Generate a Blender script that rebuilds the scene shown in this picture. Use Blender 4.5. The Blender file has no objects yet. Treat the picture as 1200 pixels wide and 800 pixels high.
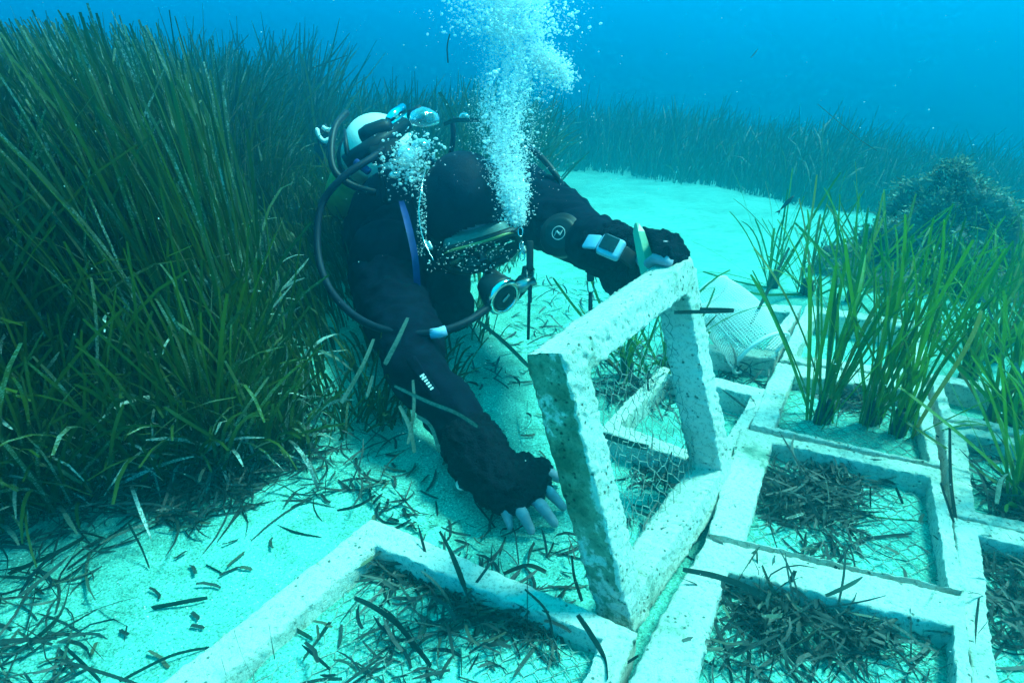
import bpy, bmesh, math, random
from mathutils import Vector, Matrix, noise
R = math.radians
rnd = random.Random(7)
sc = bpy.context.scene
col = sc.collection

# ---------------------------------------------------------------- camera, world, sun, exposure
F_PX, PITCH, CAM_H = 800.0, R(25.5), 0.72
CAM = Vector((0, 0, CAM_H))
cam_d = bpy.data.cameras.new('camera'); cam = bpy.data.objects.new('camera', cam_d); col.objects.link(cam)
cam.location = CAM; cam.rotation_euler = (R(90) - PITCH, 0, 0)
cam_d.sensor_width = 36; cam_d.lens = 36 * F_PX / 1200; cam_d.clip_start = 0.02; cam_d.clip_end = 200
sc.camera = cam
sc.view_settings.view_transform = 'Standard'; sc.view_settings.look = 'None'
sc.view_settings.gamma = 1; sc.view_settings.exposure = 1.3
sc.cycles.max_bounces = 8; sc.cycles.diffuse_bounces = 3; sc.cycles.glossy_bounces = 2
sc.cycles.transmission_bounces = 4; sc.cycles.transparent_max_bounces = 24; sc.cycles.volume_bounces = 1

SUN_DIR = Vector((0.48, 0.22, 0.85)).normalized()          # towards the sun
wd = bpy.data.worlds.new('World'); sc.world = wd; wd.use_nodes = True
nt = wd.node_tree; nt.nodes.clear()
def N(nt, typ, **kw):
    n = nt.nodes.new(typ)
    for k, v in kw.items():
        if k in n.inputs.keys(): n.inputs[k].default_value = v
        else: setattr(n, k, v)
    return n
def ramp(nt, stops, fac=None, interp='LINEAR'):
    n = nt.nodes.new('ShaderNodeValToRGB'); cr = n.color_ramp; cr.interpolation = interp
    while len(cr.elements) < len(stops): cr.elements.new(0.5)
    for e, (p, c) in zip(cr.elements, stops):
        e.position = p; e.color = (*c, 1) if len(c) == 3 else c
    if fac is not None: nt.links.new(fac, n.inputs[0])
    return n
# open water seen in every direction: deep blue level with the eye, paler towards the surface and the sun
tc = N(nt, 'ShaderNodeTexCoord'); sp = N(nt, 'ShaderNodeSeparateXYZ'); nt.links.new(tc.outputs['Generated'], sp.inputs[0])
mr = N(nt, 'ShaderNodeMapRange'); tilt = N(nt, 'ShaderNodeMath', operation='MULTIPLY_ADD'); tilt.inputs[1].default_value = .11
nt.links.new(sp.outputs['X'], tilt.inputs[0]); nt.links.new(sp.outputs['Z'], tilt.inputs[2]); nt.links.new(tilt.outputs[0], mr.inputs[0])   # brighter on the sun's side
mr.inputs[1].default_value = -1; mr.inputs[2].default_value = 1
rp = ramp(nt, [(0, (.0, .03, .035)), (.42, (.0, .05, .09)), (.5, (.0, .40, .70)), (.56, (.0, .60, 1.15)), (.72, (.0, .66, 1.0)), (1, (.0, .50, .50))], mr.outputs[0])
bg = N(nt, 'ShaderNodeBackground', Strength=1.0); nt.links.new(rp.outputs[0], bg.inputs[0])
wo = N(nt, 'ShaderNodeOutputWorld'); nt.links.new(bg.outputs[0], wo.inputs[0])
sl = bpy.data.lights.new('sun', 'SUN'); sun = bpy.data.objects.new('sun', sl); col.objects.link(sun)
sl.energy = 5.0; sl.angle = R(14); sl.color = (0.31, 1.0, 0.84)   # daylight after some metres of sea water
sun.rotation_euler = SUN_DIR.to_track_quat('Z', 'Y').to_euler(); sun.location = (1, 0, 2.5)

# ---------------------------------------------------------------- helpers
CP, SP = math.cos(PITCH), math.sin(PITCH)
def at(px, py, d):
    """point seen at pixel (px, py) of the 1200 px photograph, d metres in front of the lens"""
    x = (px - 600) / F_PX * d; u = -(py - 400) / F_PX * d
    return CAM + Vector((x, CP * d + SP * u, -SP * d + CP * u))
def gr(px, py, z=0.0):
    x = (px - 600) / F_PX; u = -(py - 400) / F_PX
    v = Vector((x, CP + SP * u, -SP + CP * u))
    return CAM + v * ((z - CAM_H) / v.z)
def cv(r, u, t):
    """right / up / towards the lens as a world vector"""
    return Vector((r, SP * u - CP * t, CP * u + SP * t))
def lerp(a, b, t): return a + (b - a) * t
def smooth(a, b, x):
    t = max(0, min(1, (x - a) / (b - a))); return t * t * (3 - 2 * t)
def nz(x, y, z=0.0, s=1.0): return noise.noise(Vector((x * s, y * s, z * s)))

class MB:
    def __init__(s): s.v = []; s.f = []; s.t = []; s.sm = True
    def add(s, vs, fs, tone=0.5):
        b = len(s.v); s.v += [tuple(p) for p in vs]; s.f += [tuple(b + i for i in f) for f in fs]
        s.t += list(tone) if isinstance(tone, (list, tuple)) else [tone] * len(vs)
    def tube(s, pts, r, n=8, tone=0.5, cap=True):
        pts = [Vector(p) for p in pts]; rs = r if isinstance(r, (list, tuple)) else [r] * len(pts)
        vs, fs = [], []; ref = Vector((0.13, 0.31, 0.94))
        prev = None
        for i, p in enumerate(pts):
            t = (pts[min(i + 1, len(pts) - 1)] - pts[max(i - 1, 0)])
            if t.length < 1e-9: t = Vector((0, 0, 1))
            t.normalize()
            a = (prev if prev is not None else ref)
            a = a - t * a.dot(t)
            if a.length < 1e-4: a = Vector((1, 0, 0)) - t * t.x
            a.normalize(); prev = a; b = t.cross(a)
            for k in range(n):
                q = 2 * math.pi * k / n; vs.append(p + (a * math.cos(q) + b * math.sin(q)) * rs[i])
        m = len(pts)
        for i in range(m - 1):
            for k in range(n):
                k2 = (k + 1) % n; fs.append((i * n + k, i * n + k2, (i + 1) * n + k2, (i + 1) * n + k))
        if cap: fs.append(tuple(range(n - 1, -1, -1))); fs.append(tuple((m - 1) * n + k for k in range(n)))
        s.add(vs, fs, tone)
    def lathe(s, prof, M, n=24, tone=0.5):
        """prof: (radius, height) pairs about local Z, M places it"""
        vs, fs = [], []
        for r, h in prof:
            for k in range(n):
                q = 2 * math.pi * k / n; vs.append(M @ Vector((r * math.cos(q), r * math.sin(q), h)))
        for i in range(len(prof) - 1):
            for k in range(n):
                k2 = (k + 1) % n; fs.append((i * n + k, i * n + k2, (i + 1) * n + k2, (i + 1) * n + k))
        fs.append(tuple(range(n - 1, -1, -1))); fs.append(tuple((len(prof) - 1) * n + k for k in range(n)))
        s.add(vs, fs, tone)
    def box(s, M, sx, sy, sz, bev=0.0, tone=0.5):
        b = min(bev, sx * .49, sy * .49, sz * .49)
        vs = []; 
        if b <= 0:
            for z in (-sz / 2, sz / 2):
                for x, y in ((-sx/2, -sy/2), (sx/2, -sy/2), (sx/2, sy/2), (-sx/2, sy/2)): vs.append(M @ Vector((x, y, z)))
            s.add(vs, [(3, 2, 1, 0), (4, 5, 6, 7), (0, 1, 5, 4), (1, 2, 6, 5), (2, 3, 7, 6), (3, 0, 4, 7)], tone); return
        prof = [(b, -sz/2), (b*.3, -sz/2 + b*.3), (0, -sz/2 + b), (0, sz/2 - b), (b*.3, sz/2 - b*.3), (b, sz/2)]
        n = 0
        for ins, z in prof:
            ring = []
            for cx, cy, q0 in ((1, 1, 0), (-1, 1, 90), (-1, -1, 180), (1, -1, 270)):
                for k in range(4):
                    q = R(q0 + 30 * k)
                    ring.append(M @ Vector((cx * (sx/2 - b*1.6) + math.cos(q) * (b*1.6 - ins), cy * (sy/2 - b*1.6) + math.sin(q) * (b*1.6 - ins), z)))
            vs += ring; n = len(ring)
        fs = []
        for i in range(len(prof) - 1):
            for k in range(n): fs.append((i*n + k, i*n + (k+1) % n, (i+1)*n + (k+1) % n, (i+1)*n + k))
        fs.append(tuple(range(n - 1, -1, -1))); fs.append(tuple((len(prof) - 1) * n + k for k in range(n)))
        s.add(vs, fs, tone)
    def ribbon(s, pts, w, side, tone=0.5, keel=0.0, tip=0.35):
        """leaf blade: pts along it, w full width, side = width direction"""
        n = len(pts); vs = []; fs = []
        for i, p in enumerate(pts):
            t = pts[min(i + 1, n - 1)] - pts[max(i - 1, 0)]
            sd = side - t * (side.dot(t) / max(t.length_squared, 1e-12))
            if sd.length < 1e-6: sd = Vector((1, 0, 0))
            sd.normalize(); q = i / (n - 1)
            ww = w * .5 * (0.75 + .25 * min(1, q * 4)) * (1 if q < .9 else lerp(1, tip, (q - .9) / .1))
            if keel:
                nn = sd.cross(t); nn.normalize()
                vs += [p - sd * ww, p + nn * keel * w, p + sd * ww]
            else: vs += [p - sd * ww, p + sd * ww]
        k = 3 if keel else 2
        for i in range(n - 1):
            for j in range(k - 1): fs.append((i*k + j, i*k + j + 1, (i+1)*k + j + 1, (i+1)*k + j))
        s.add(vs, fs, tone)
    def mesh(s, name):
        me = bpy.data.meshes.new(name); me.from_pydata(s.v, [], s.f); me.update()
        a = me.attributes.new('tone', 'FLOAT', 'POINT'); a.data.foreach_set('value', s.t)
        if s.sm: me.polygons.foreach_set('use_smooth', [True] * len(me.polygons))
        return me
    def build(s, name, mat, parent=None, M=None):
        me = s.mesh(name); me.materials.append(mat)
        o = bpy.data.objects.new(name, me); col.objects.link(o)
        if M is not None: o.matrix_world = M
        if parent is not None: link_child(o, parent)
        return o
def link_child(o, parent):
    o.parent = parent; o.matrix_parent_inverse = parent.matrix_basis.inverted()
def tag(o, label=None, cat=None, group=None, kind=None):
    if label: o['label'] = label
    if cat: o['category'] = cat
    if group: o['group'] = group
    if kind: o['kind'] = kind
    return o
def empty(name, loc, label, cat, group=None):
    o = bpy.data.objects.new(name, None); o.empty_display_size = .05; col.objects.link(o); o.location = loc
    return tag(o, label, cat, group)
def spline(P, n=6):
    P = [Vector(p) for p in P]; out = []
    for i in range(len(P) - 1):
        a = P[max(i - 1, 0)]; b = P[i]; c = P[i + 1]; d = P[min(i + 2, len(P) - 1)]
        for k in range(n):
            t = k / n
            out.append(0.5 * ((2 * b) + (c - a) * t + (2*a - 5*b + 4*c - d) * t * t + (3*b - a - 3*c + d) * t ** 3))
    out.append(P[-1]); return out
def basis(o, z, x=Vector((1, 0, 0))):
    z = Vector(z).normalized(); x = Vector(x) - z * Vector(x).dot(z)
    if x.length < 1e-5: x = Vector((0, 1, 0)) - z * z.y
    x.normalize(); y = z.cross(x)
    M = Matrix((x, y, z)).transposed().to_4x4(); M.translation = o; return M

# ---------------------------------------------------------------- materials
def mat(name, color, rough=0.6, metal=0.0, spec=0.5, noise_amt=0.25, scale=40, bump=0.0, bscale=200, sheen=0, dist=.002):
    m = bpy.data.materials.new(name); m.use_nodes = True; t = m.node_tree; b = t.nodes['Principled BSDF']
    tc = N(t, 'ShaderNodeTexCoord'); no = N(t, 'ShaderNodeTexNoise', Scale=scale, Detail=5.0); t.links.new(tc.outputs['Object'], no.inputs['Vector'])
    lo = tuple(c * (1 - noise_amt) for c in color); hi = tuple(min(1, c * (1 + noise_amt)) for c in color)
    r = ramp(t, [(.3, lo), (.7, hi)], no.outputs['Fac']); t.links.new(r.outputs[0], b.inputs['Base Color'])
    b.inputs['Roughness'].default_value = rough; b.inputs['Metallic'].default_value = metal
    b.inputs['Specular IOR Level'].default_value = spec; b.inputs['Sheen Weight'].default_value = sheen
    if bump:
        n2 = N(t, 'ShaderNodeTexNoise', Scale=bscale, Detail=6.0); t.links.new(tc.outputs['Object'], n2.inputs['Vector'])
        bu = N(t, 'ShaderNodeBump', Strength=bump, Distance=dist); t.links.new(n2.outputs['Fac'], bu.inputs['Height']); t.links.new(bu.outputs[0], b.inputs['Normal'])
    return m
def mat_sand():
    m = bpy.data.materials.new('sand'); m.use_nodes = True; t = m.node_tree; b = t.nodes['Principled BSDF']
    tc = N(t, 'ShaderNodeTexCoord')
    def no(s, d=6.0, r=.6):
        n = N(t, 'ShaderNodeTexNoise', Scale=s, Detail=d, Roughness=r); t.links.new(tc.outputs['Object'], n.inputs['Vector']); return n
    big = no(3.2); mid = no(22); fine = no(300, 2.0, .8)
    c1 = ramp(t, [(.3, (.11, .38, .31)), (.65, (.17, .56, .47))], big.outputs[0])
    c2 = ramp(t, [(.36, (.45, .48, .42)), (.55, (1, 1, 1))], mid.outputs[0])
    mx = N(t, 'ShaderNodeMix', data_type='RGBA', blend_type='MULTIPLY'); mx.inputs[0].default_value = .5
    t.links.new(c1.outputs[0], mx.inputs[6]); t.links.new(c2.outputs[0], mx.inputs[7])
    c3 = ramp(t, [(.34, (.25, .28, .25)), (.5, (.9, .9, .9)), (.60, (1, 1, 1)), (.68, (2.2, 2.0, 1.9))], fine.outputs[0])
    m2 = N(t, 'ShaderNodeMix', data_type='RGBA', blend_type='MULTIPLY'); m2.inputs[0].default_value = .95
    t.links.new(mx.outputs[2], m2.inputs[6]); t.links.new(c3.outputs[0], m2.inputs[7])
    t.links.new(m2.outputs[2], b.inputs['Base Color']); b.inputs['Roughness'].default_value = .95; b.inputs['Specular IOR Level'].default_value = .15
    bu = N(t, 'ShaderNodeBump', Strength=.7, Distance=.004); t.links.new(mid.outputs[0], bu.inputs['Height'])
    b2 = N(t, 'ShaderNodeBump', Strength=.6, Distance=.0012); t.links.new(fine.outputs[0], b2.inputs['Height']); t.links.new(bu.outputs[0], b2.inputs['Normal'])
    t.links.new(b2.outputs[0], b.inputs['Normal'])
    return m
def mat_concrete():
    m = bpy.data.materials.new('concrete'); m.use_nodes = True; t = m.node_tree; b = t.nodes['Principled BSDF']
    tc = N(t, 'ShaderNodeTexCoord')
    def no(s, d=6.0, r=.6):
        n = N(t, 'ShaderNodeTexNoise', Scale=s, Detail=d, Roughness=r); t.links.new(tc.outputs['Object'], n.inputs['Vector']); return n
    big = no(9); fine = no(150, 6.0, .85); pit = N(t, 'ShaderNodeTexVoronoi', Scale=95.0); t.links.new(tc.outputs['Object'], pit.inputs['Vector'])
    c1 = ramp(t, [(.30, (.20, .32, .24)), (.40, (.66, .68, .58)), (.52, (.80, .78, .69)), (.8, (.90, .89, .80))], big.outputs[0])
    c2 = ramp(t, [(.38, (.24, .30, .25)), (.49, (1, 1, 1))], fine.outputs[0])
    mx = N(t, 'ShaderNodeMix', data_type='RGBA', blend_type='MULTIPLY'); mx.inputs[0].default_value = .75
    t.links.new(c1.outputs[0], mx.inputs[6]); t.links.new(c2.outputs[0], mx.inputs[7])
    sel = no(20, 3.0); pm = N(t, 'ShaderNodeMath', operation='ADD'); t.links.new(pit.outputs['Distance'], pm.inputs[0]); 
    sr = ramp(t, [(.42, (.3, .3, .3)), (.56, (0, 0, 0))], sel.outputs[0]); t.links.new(sr.outputs[0], pm.inputs[1])
    pr = ramp(t, [(.12, (.12, .16, .13)), (.26, (1, 1, 1))], pm.outputs[0])
    m2 = N(t, 'ShaderNodeMix', data_type='RGBA', blend_type='MULTIPLY'); m2.inputs[0].default_value = .9
    t.links.new(mx.outputs[2], m2.inputs[6]); t.links.new(pr.outputs[0], m2.inputs[7])
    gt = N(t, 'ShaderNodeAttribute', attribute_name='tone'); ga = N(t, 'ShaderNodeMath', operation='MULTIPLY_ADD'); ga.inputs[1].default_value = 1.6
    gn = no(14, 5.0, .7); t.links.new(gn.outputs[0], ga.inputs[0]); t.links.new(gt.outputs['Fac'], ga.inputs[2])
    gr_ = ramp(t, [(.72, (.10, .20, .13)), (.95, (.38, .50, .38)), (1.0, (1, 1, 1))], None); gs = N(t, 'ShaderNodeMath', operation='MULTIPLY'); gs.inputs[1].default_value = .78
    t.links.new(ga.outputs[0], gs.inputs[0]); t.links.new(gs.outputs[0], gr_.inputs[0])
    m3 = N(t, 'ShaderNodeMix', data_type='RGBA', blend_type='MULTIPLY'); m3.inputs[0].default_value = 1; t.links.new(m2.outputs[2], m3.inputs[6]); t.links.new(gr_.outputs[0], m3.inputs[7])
    t.links.new(m3.outputs[2], b.inputs['Base Color'])
    b.inputs['Roughness'].default_value = .95; b.inputs['Specular IOR Level'].default_value = .15
    bu = N(t, 'ShaderNodeBump', Strength=1.0, Distance=.006); t.links.new(fine.outputs[0], bu.inputs['Height'])
    b2 = N(t, 'ShaderNodeBump', Strength=.8, Distance=.003); t.links.new(pr.outputs[0], b2.inputs['Height']); t.links.new(bu.outputs[0], b2.inputs['Normal'])
    t.links.new(b2.outputs[0], b.inputs['Normal'])
    return m
def mat_leaf(name, stops, trans=.35, epi=(.5, .6, .55), epi_at=.62, obj_random=False, rough=.55):
    """blade colour by the mesh's 'tone', with pale crust specks on the old blades"""
    m = bpy.data.materials.new(name); m.use_nodes = True; t = m.node_tree; t.nodes.clear()
    tc = N(t, 'ShaderNodeTexCoord'); at_ = N(t, 'ShaderNodeAttribute', attribute_name='tone')
    fac = at_.outputs['Fac']
    if obj_random:
        oi = N(t, 'ShaderNodeObjectInfo'); fac = oi.outputs['Random']
    c = ramp(t, stops, fac)
    no = N(t, 'ShaderNodeTexNoise', Scale=260.0, Detail=3.0, Roughness=.7); t.links.new(tc.outputs['Object'], no.inputs['Vector'])
    n2 = N(t, 'ShaderNodeTexNoise', Scale=14.0, Detail=2.0); t.links.new(tc.outputs['Object'], n2.inputs['Vector'])
    ad = N(t, 'ShaderNodeMath', operation='MULTIPLY_ADD'); t.links.new(n2.outputs[0], ad.inputs[0]); ad.inputs[1].default_value = .55; t.links.new(no.outputs[0], ad.inputs[2])
    er = ramp(t, [(epi_at + .20, (0, 0, 0)), (min(.99, epi_at + .30), (1, 1, 1))], ad.outputs[0])
    old = N(t, 'ShaderNodeMapRange'); t.links.new(fac, old.inputs[0]); old.inputs[1].default_value = .3; old.inputs[2].default_value = .95
    mu = N(t, 'ShaderNodeMath', operation='MULTIPLY'); t.links.new(er.outputs[0], mu.inputs[0]); t.links.new(old.outputs[0], mu.inputs[1])
    mx = N(t, 'ShaderNodeMix', data_type='RGBA'); t.links.new(mu.outputs[0], mx.inputs[0]); t.links.new(c.outputs[0], mx.inputs[6]); mx.inputs[7].default_value = (*epi, 1)
    pb = N(t, 'ShaderNodeBsdfPrincipled', Roughness=rough); pb.inputs['Specular IOR Level'].default_value = .35; t.links.new(mx.outputs[2], pb.inputs['Base Color'])
    tr = N(t, 'ShaderNodeBsdfTranslucent'); t.links.new(c.outputs[0], tr.inputs[0])
    ms = N(t, 'ShaderNodeMixShader'); ms.inputs[0].default_value = trans; t.links.new(pb.outputs[0], ms.inputs[1]); t.links.new(tr.outputs[0], ms.inputs[2])
    o = N(t, 'ShaderNodeOutputMaterial'); t.links.new(ms.outputs[0], o.inputs[0])
    return m
def mat_bubble(name, low, white):
    m = bpy.data.materials.new(name); m.use_nodes = True; t = m.node_tree; t.nodes.clear()
    lw = N(t, 'ShaderNodeLayerWeight', Blend=.5); mr = N(t, 'ShaderNodeMapRange'); t.links.new(lw.outputs['Facing'], mr.inputs[0])
    mr.inputs[3].default_value = low; mr.inputs[4].default_value = 1.0
    g = N(t, 'ShaderNodeBsdfGlossy', Roughness=.06); g.inputs[0].default_value = (.95, 1, 1, 1)
    d = N(t, 'ShaderNodeBsdfDiffuse'); d.inputs[0].default_value = (.95, .97, .97, 1)
    tl = N(t, 'ShaderNodeBsdfTranslucent'); tl.inputs[0].default_value = (.95, .97, .97, 1)
    dt = N(t, 'ShaderNodeMixShader'); dt.inputs[0].default_value = .45; t.links.new(d.outputs[0], dt.inputs[1]); t.links.new(tl.outputs[0], dt.inputs[2])
    gd = N(t, 'ShaderNodeMixShader'); gd.inputs[0].default_value = white; t.links.new(g.outputs[0], gd.inputs[1]); t.links.new(dt.outputs[0], gd.inputs[2])
    tr = N(t, 'ShaderNodeBsdfTransparent'); ms = N(t, 'ShaderNodeMixShader'); t.links.new(mr.outputs[0], ms.inputs[0])
    t.links.new(tr.outputs[0], ms.inputs[1]); t.links.new(gd.outputs[0], ms.inputs[2])
    o = N(t, 'ShaderNodeOutputMaterial'); t.links.new(ms.outputs[0], o.inputs[0]); return m
def mat_glass(name, tint=(.8, .95, .95)):
    m = bpy.data.materials.new(name); m.use_nodes = True; t = m.node_tree; t.nodes.clear()
    fr = N(t, 'ShaderNodeFresnel', IOR=1.5); g = N(t, 'ShaderNodeBsdfGlossy', Roughness=.03)
    tr = N(t, 'ShaderNodeBsdfTransparent'); tr.inputs[0].default_value = (*tint, 1)
    ms = N(t, 'ShaderNodeMixShader'); t.links.new(fr.outputs[0], ms.inputs[0]); t.links.new(tr.outputs[0], ms.inputs[1]); t.links.new(g.outputs[0], ms.inputs[2])
    o = N(t, 'ShaderNodeOutputMaterial'); t.links.new(ms.outputs[0], o.inputs[0]); return m
SAND = mat_sand(); CONC = mat_concrete()
GRASS = mat_leaf('meadow_leaf', [(0, (.05, .10, .004)), (.4, (.022, .054, .003)), (.62, (.055, .095, .006)), (.72, (.06, .09, .02)), (.95, (.12, .14, .07))])
PLANT = mat_leaf('young_leaf', [(0, (.045, .16, .004)), (.5, (.06, .19, .006)), (.85, (.03, .10, .005)), (.92, (.14, .20, .02)), (1, (.12, .10, .03))], trans=.42, epi_at=.68, obj_random=True)
DEAD = mat_leaf('dead_leaf', [(0, (.006, .014, .013)), (.6, (.014, .028, .024)), (.85, (.028, .05, .038)), (1, (.05, .08, .05))], trans=.06, epi=(.25, .3, .27), epi_at=.70)
DEADO = mat_leaf('dead_leaf_single', [(0, (.007, .014, .012)), (.6, (.016, .028, .022)), (.85, (.05, .06, .035)), (1, (.08, .10, .05))], trans=.06, epi=(.2, .25, .22), epi_at=.72, obj_random=True)
PALE = mat_leaf('crusted_leaf', [(0, (.03, .07, .04)), (1, (.12, .16, .12))], trans=.15, epi=(.55, .6, .55), epi_at=.52)
SUIT = mat('black_neoprene', (.002, .005, .013), .85, noise_amt=.4, scale=60, bump=.5, bscale=180, spec=.035)
GLOVE = mat('fleece_glove', (.004, .007, .013), .95, noise_amt=.5, scale=200, bump=1.0, bscale=320, spec=.03, dist=.004)
RUBBER = mat('black_rubber', (.008, .010, .014), .5, spec=.25, noise_amt=.2)
HOODM = mat('hood_neoprene', (.004, .009, .020), .7, noise_amt=.3, bump=.4, spec=.10)
HOSE = mat('dark_blue_hose', (.004, .011, .022), .6, spec=.15, noise_amt=.2)
SKIN = mat('wet_skin', (.24, .24, .29), .5, noise_amt=.12, scale=90, bump=.25, bscale=260)
SKIRT = mat('clear_silicone', (.10, .16, .15), .25, noise_amt=.2)
CHROME = mat('chrome', (.75, .78, .78), .12, 1.0, noise_amt=.05)
STEEL = mat('dull_steel', (.35, .37, .37), .35, 1.0, noise_amt=.2)
TANKW = mat('white_tank_paint', (.80, .82, .74), .4, noise_amt=.06, scale=20)
TANKG = mat('yellow_tank_paint', (.30, .36, .09), .45, noise_amt=.25, scale=20)
BLUE = mat('blue_webbing', (.01, .02, .14), .6)
SLEEVE = mat('pale_blue_sleeve', (.28, .45, .65), .5)
WHITE = mat('white_print', (.85, .88, .86), .6, noise_amt=.04)
GREYP = mat('grey_print', (.40, .50, .50), .6, noise_amt=.05)
SCREEN = mat('dark_screen', (.01, .012, .02), .1, noise_amt=.1)
CASE = mat('pale_blue_case', (.20, .38, .50), .3, noise_amt=.1)
STAKE = mat('green_plastic', (.16, .34, .20), .35, noise_amt=.1)
OLIVE = mat('olive_trim', (.22, .26, .08), .5)
WIRE = mat('galvanised_wire', (.20, .26, .22), .7, .0, noise_amt=.5, scale=90)
NETM = mat('white_netting', (.75, .80, .76), .6, noise_amt=.08)
ROCKM = mat('reef_rock', (.12, .15, .12), .95, noise_amt=.6, scale=14, bump=1.0, bscale=60, dist=.01)
ALGA = mat_leaf('reef_algae', [(0, (.05, .10, .06)), (.5, (.12, .19, .12)), (1, (.30, .38, .26))], trans=.2, epi=(.35, .4, .33), epi_at=.6)
SHELL = mat('pale_shell', (.6, .62, .55), .5)
BUB = mat_bubble('small_bubble', .55, .80); BUBL = mat_bubble('large_bubble', .06, .25)
GLASS = mat_glass('mask_glass'); FISHM = mat('dark_fish', (.012, .014, .018), .4)
SPECK = mat('suspended_speck', (.6, .65, .6), .8)

# ---------------------------------------------------------------- water volume
def water_box():
    mb = MB(); mb.sm = False
    mb.box(Matrix.Translation((0, 7.0, -1.2)), 44, 27, 5.7)
    m = bpy.data.materials.new('water_haze'); m.use_nodes = True; t = m.node_tree; t.nodes.clear()
    v = N(t, 'ShaderNodeVolumePrincipled'); v.inputs['Color'].default_value = (.0, .55, .76, 1); v.inputs['Density'].default_value = .17
    v.inputs['Anisotropy'].default_value = 0.86
    o = N(t, 'ShaderNodeOutputMaterial'); t.links.new(v.outputs[0], o.inputs['Volume'])
    tag(mb.build('haze', m), kind='stuff', label='blue green sea water thinning everything with distance')
water_box()

# ---------------------------------------------------------------- seabed
LEFT_EDGE = [(-1.6, .55), (-.86, .80), (-.66, .93), (-.46, 1.0), (-.28, 1.10), (-.12, 1.30), (-.03, 1.50), (0.0, 2.2), (.12, 3.6), (.3, 6.2)]
FAR_EDGE = [(.3, 6.2), (12, 2.4)]
def interp(P, x, ix=0):
    if x <= P[0][ix]: return P[0][1 - ix]
    for a, b in zip(P, P[1:]):
        if x <= b[ix]: return lerp(a[1 - ix], b[1 - ix], (x - a[ix]) / max(1e-6, b[ix] - a[ix]))
    return P[-1][1 - ix]
def left_in(x, y):            # > 0 inside the left meadow (metres from its edge)
    return interp(LEFT_EDGE, y, 1) + .05 * nz(x * 3, y * 3, 2) - x if .55 < y < 6.2 else (-1 if y < .55 else .3 - x)
def far_in(x, y): return y - (interp(FAR_EDGE, x) + .12 * nz(x * 2, 5, 1)) if x > .3 else -1
def quad_in(Q, x, y):        # metres inside a quad, negative outside
    d = 9
    for i in range(4):
        a, b = Q[i], Q[(i + 1) % 4]; ex, ey = b[0] - a[0], b[1] - a[1]
        d = min(d, -(ex * (y - a[1]) - ey * (x - a[0])) * -1 / math.hypot(ex, ey) if Q[4] < 0 else (ex * (y - a[1]) - ey * (x - a[0])) / math.hypot(ex, ey))
    return d
FILL = []
for q_, h_ in (([(441, 640), (706, 748), (655, 862), (196, 852)], .024), ([(906, 517), (1090, 559), (1111, 688), (872, 633)], .020), ([(852, 668), (1117, 734), (1125, 862), (800, 860)], .026), ([(930, 440), (1071, 458), (1089, 541), (908, 500)], .020), ([(1148, 628), (1270, 660), (1310, 850), (1176, 850)], .02), ([(1131, 508), (1235, 534), (1262, 622), (1143, 598)], .02)):
    P_ = [tuple(gr(*p, .052).xy) for p in q_][::-1]
    FILL.append((P_ + [1], h_, min(p[0] for p in P_), max(p[0] for p in P_), min(p[1] for p in P_), max(p[1] for p in P_)))
def hz(x, y):
    z = hz0(x, y)
    for Q, h, x0, x1, y0, y1 in FILL:
        if x0 < x < x1 and y0 < y < y1:
            d = quad_in(Q, x, y)
            if d > -.015: z += h * smooth(-.015, -.002, d)
    return z
def hz0(x, y):
    z = .010 * nz(x, y, 0, 4) + .004 * nz(x, y, 3, 16)
    m = smooth(0, .25, left_in(x, y)); z += .05 * m
    far = max(0, y - 1.7); z -= .12 * far * min(1, far / .6)
    z -= .13 * max(0, x - 1.4) * smooth(2.2, 4, y)
    d = math.hypot(x - .55, y - .85); z *= 1 if d > .7 else lerp(.45, 1, smooth(.45, .7, d))
    # scooped sand round the hand
    return z - .012 * math.exp(-((x + .02) ** 2 + (y - .86) ** 2) / .012)
def hit(px, py):
    d = at(px, py, 1) - CAM; t = .5
    while t < 16:
        p = CAM + d * t
        if p.z < hz(p.x, p.y): return p
        t += .01
    return p
FAR_EDGE = [(.3, 6.2)] + [tuple(hit(*p).xy) for p in ((700, 202), (800, 216), (870, 226), (960, 246), (1050, 256), (1150, 268))] + [(12, 3.0)]
FAR_EDGE = [p for i, p in enumerate(FAR_EDGE) if i == 0 or p[0] > FAR_EDGE[i - 1][0]]
print('FAR_EDGE', FAR_EDGE)
def seabed():
    mb = MB(); n = 300; xs = []; ys = []
    for i in range(n):
        q = i / (n - 1) * 2 - 1; xs.append(1.6 * q + 17 * math.copysign(abs(q) ** 5, q))
        p = i / (n - 1); ys.append(-1.5 + 4.5 * p + 16 * p ** 5)
    vs = [(x, y, hz(x, y)) for y in ys for x in xs]
    fs = [(j*n + i, j*n + i + 1, (j+1)*n + i + 1, (j+1)*n + i) for j in range(n - 1) for i in range(n - 1)]
    mb.add(vs, fs); tag(mb.build('seabed', SAND), kind='structure', label='pale sandy seabed')
seabed()

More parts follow.
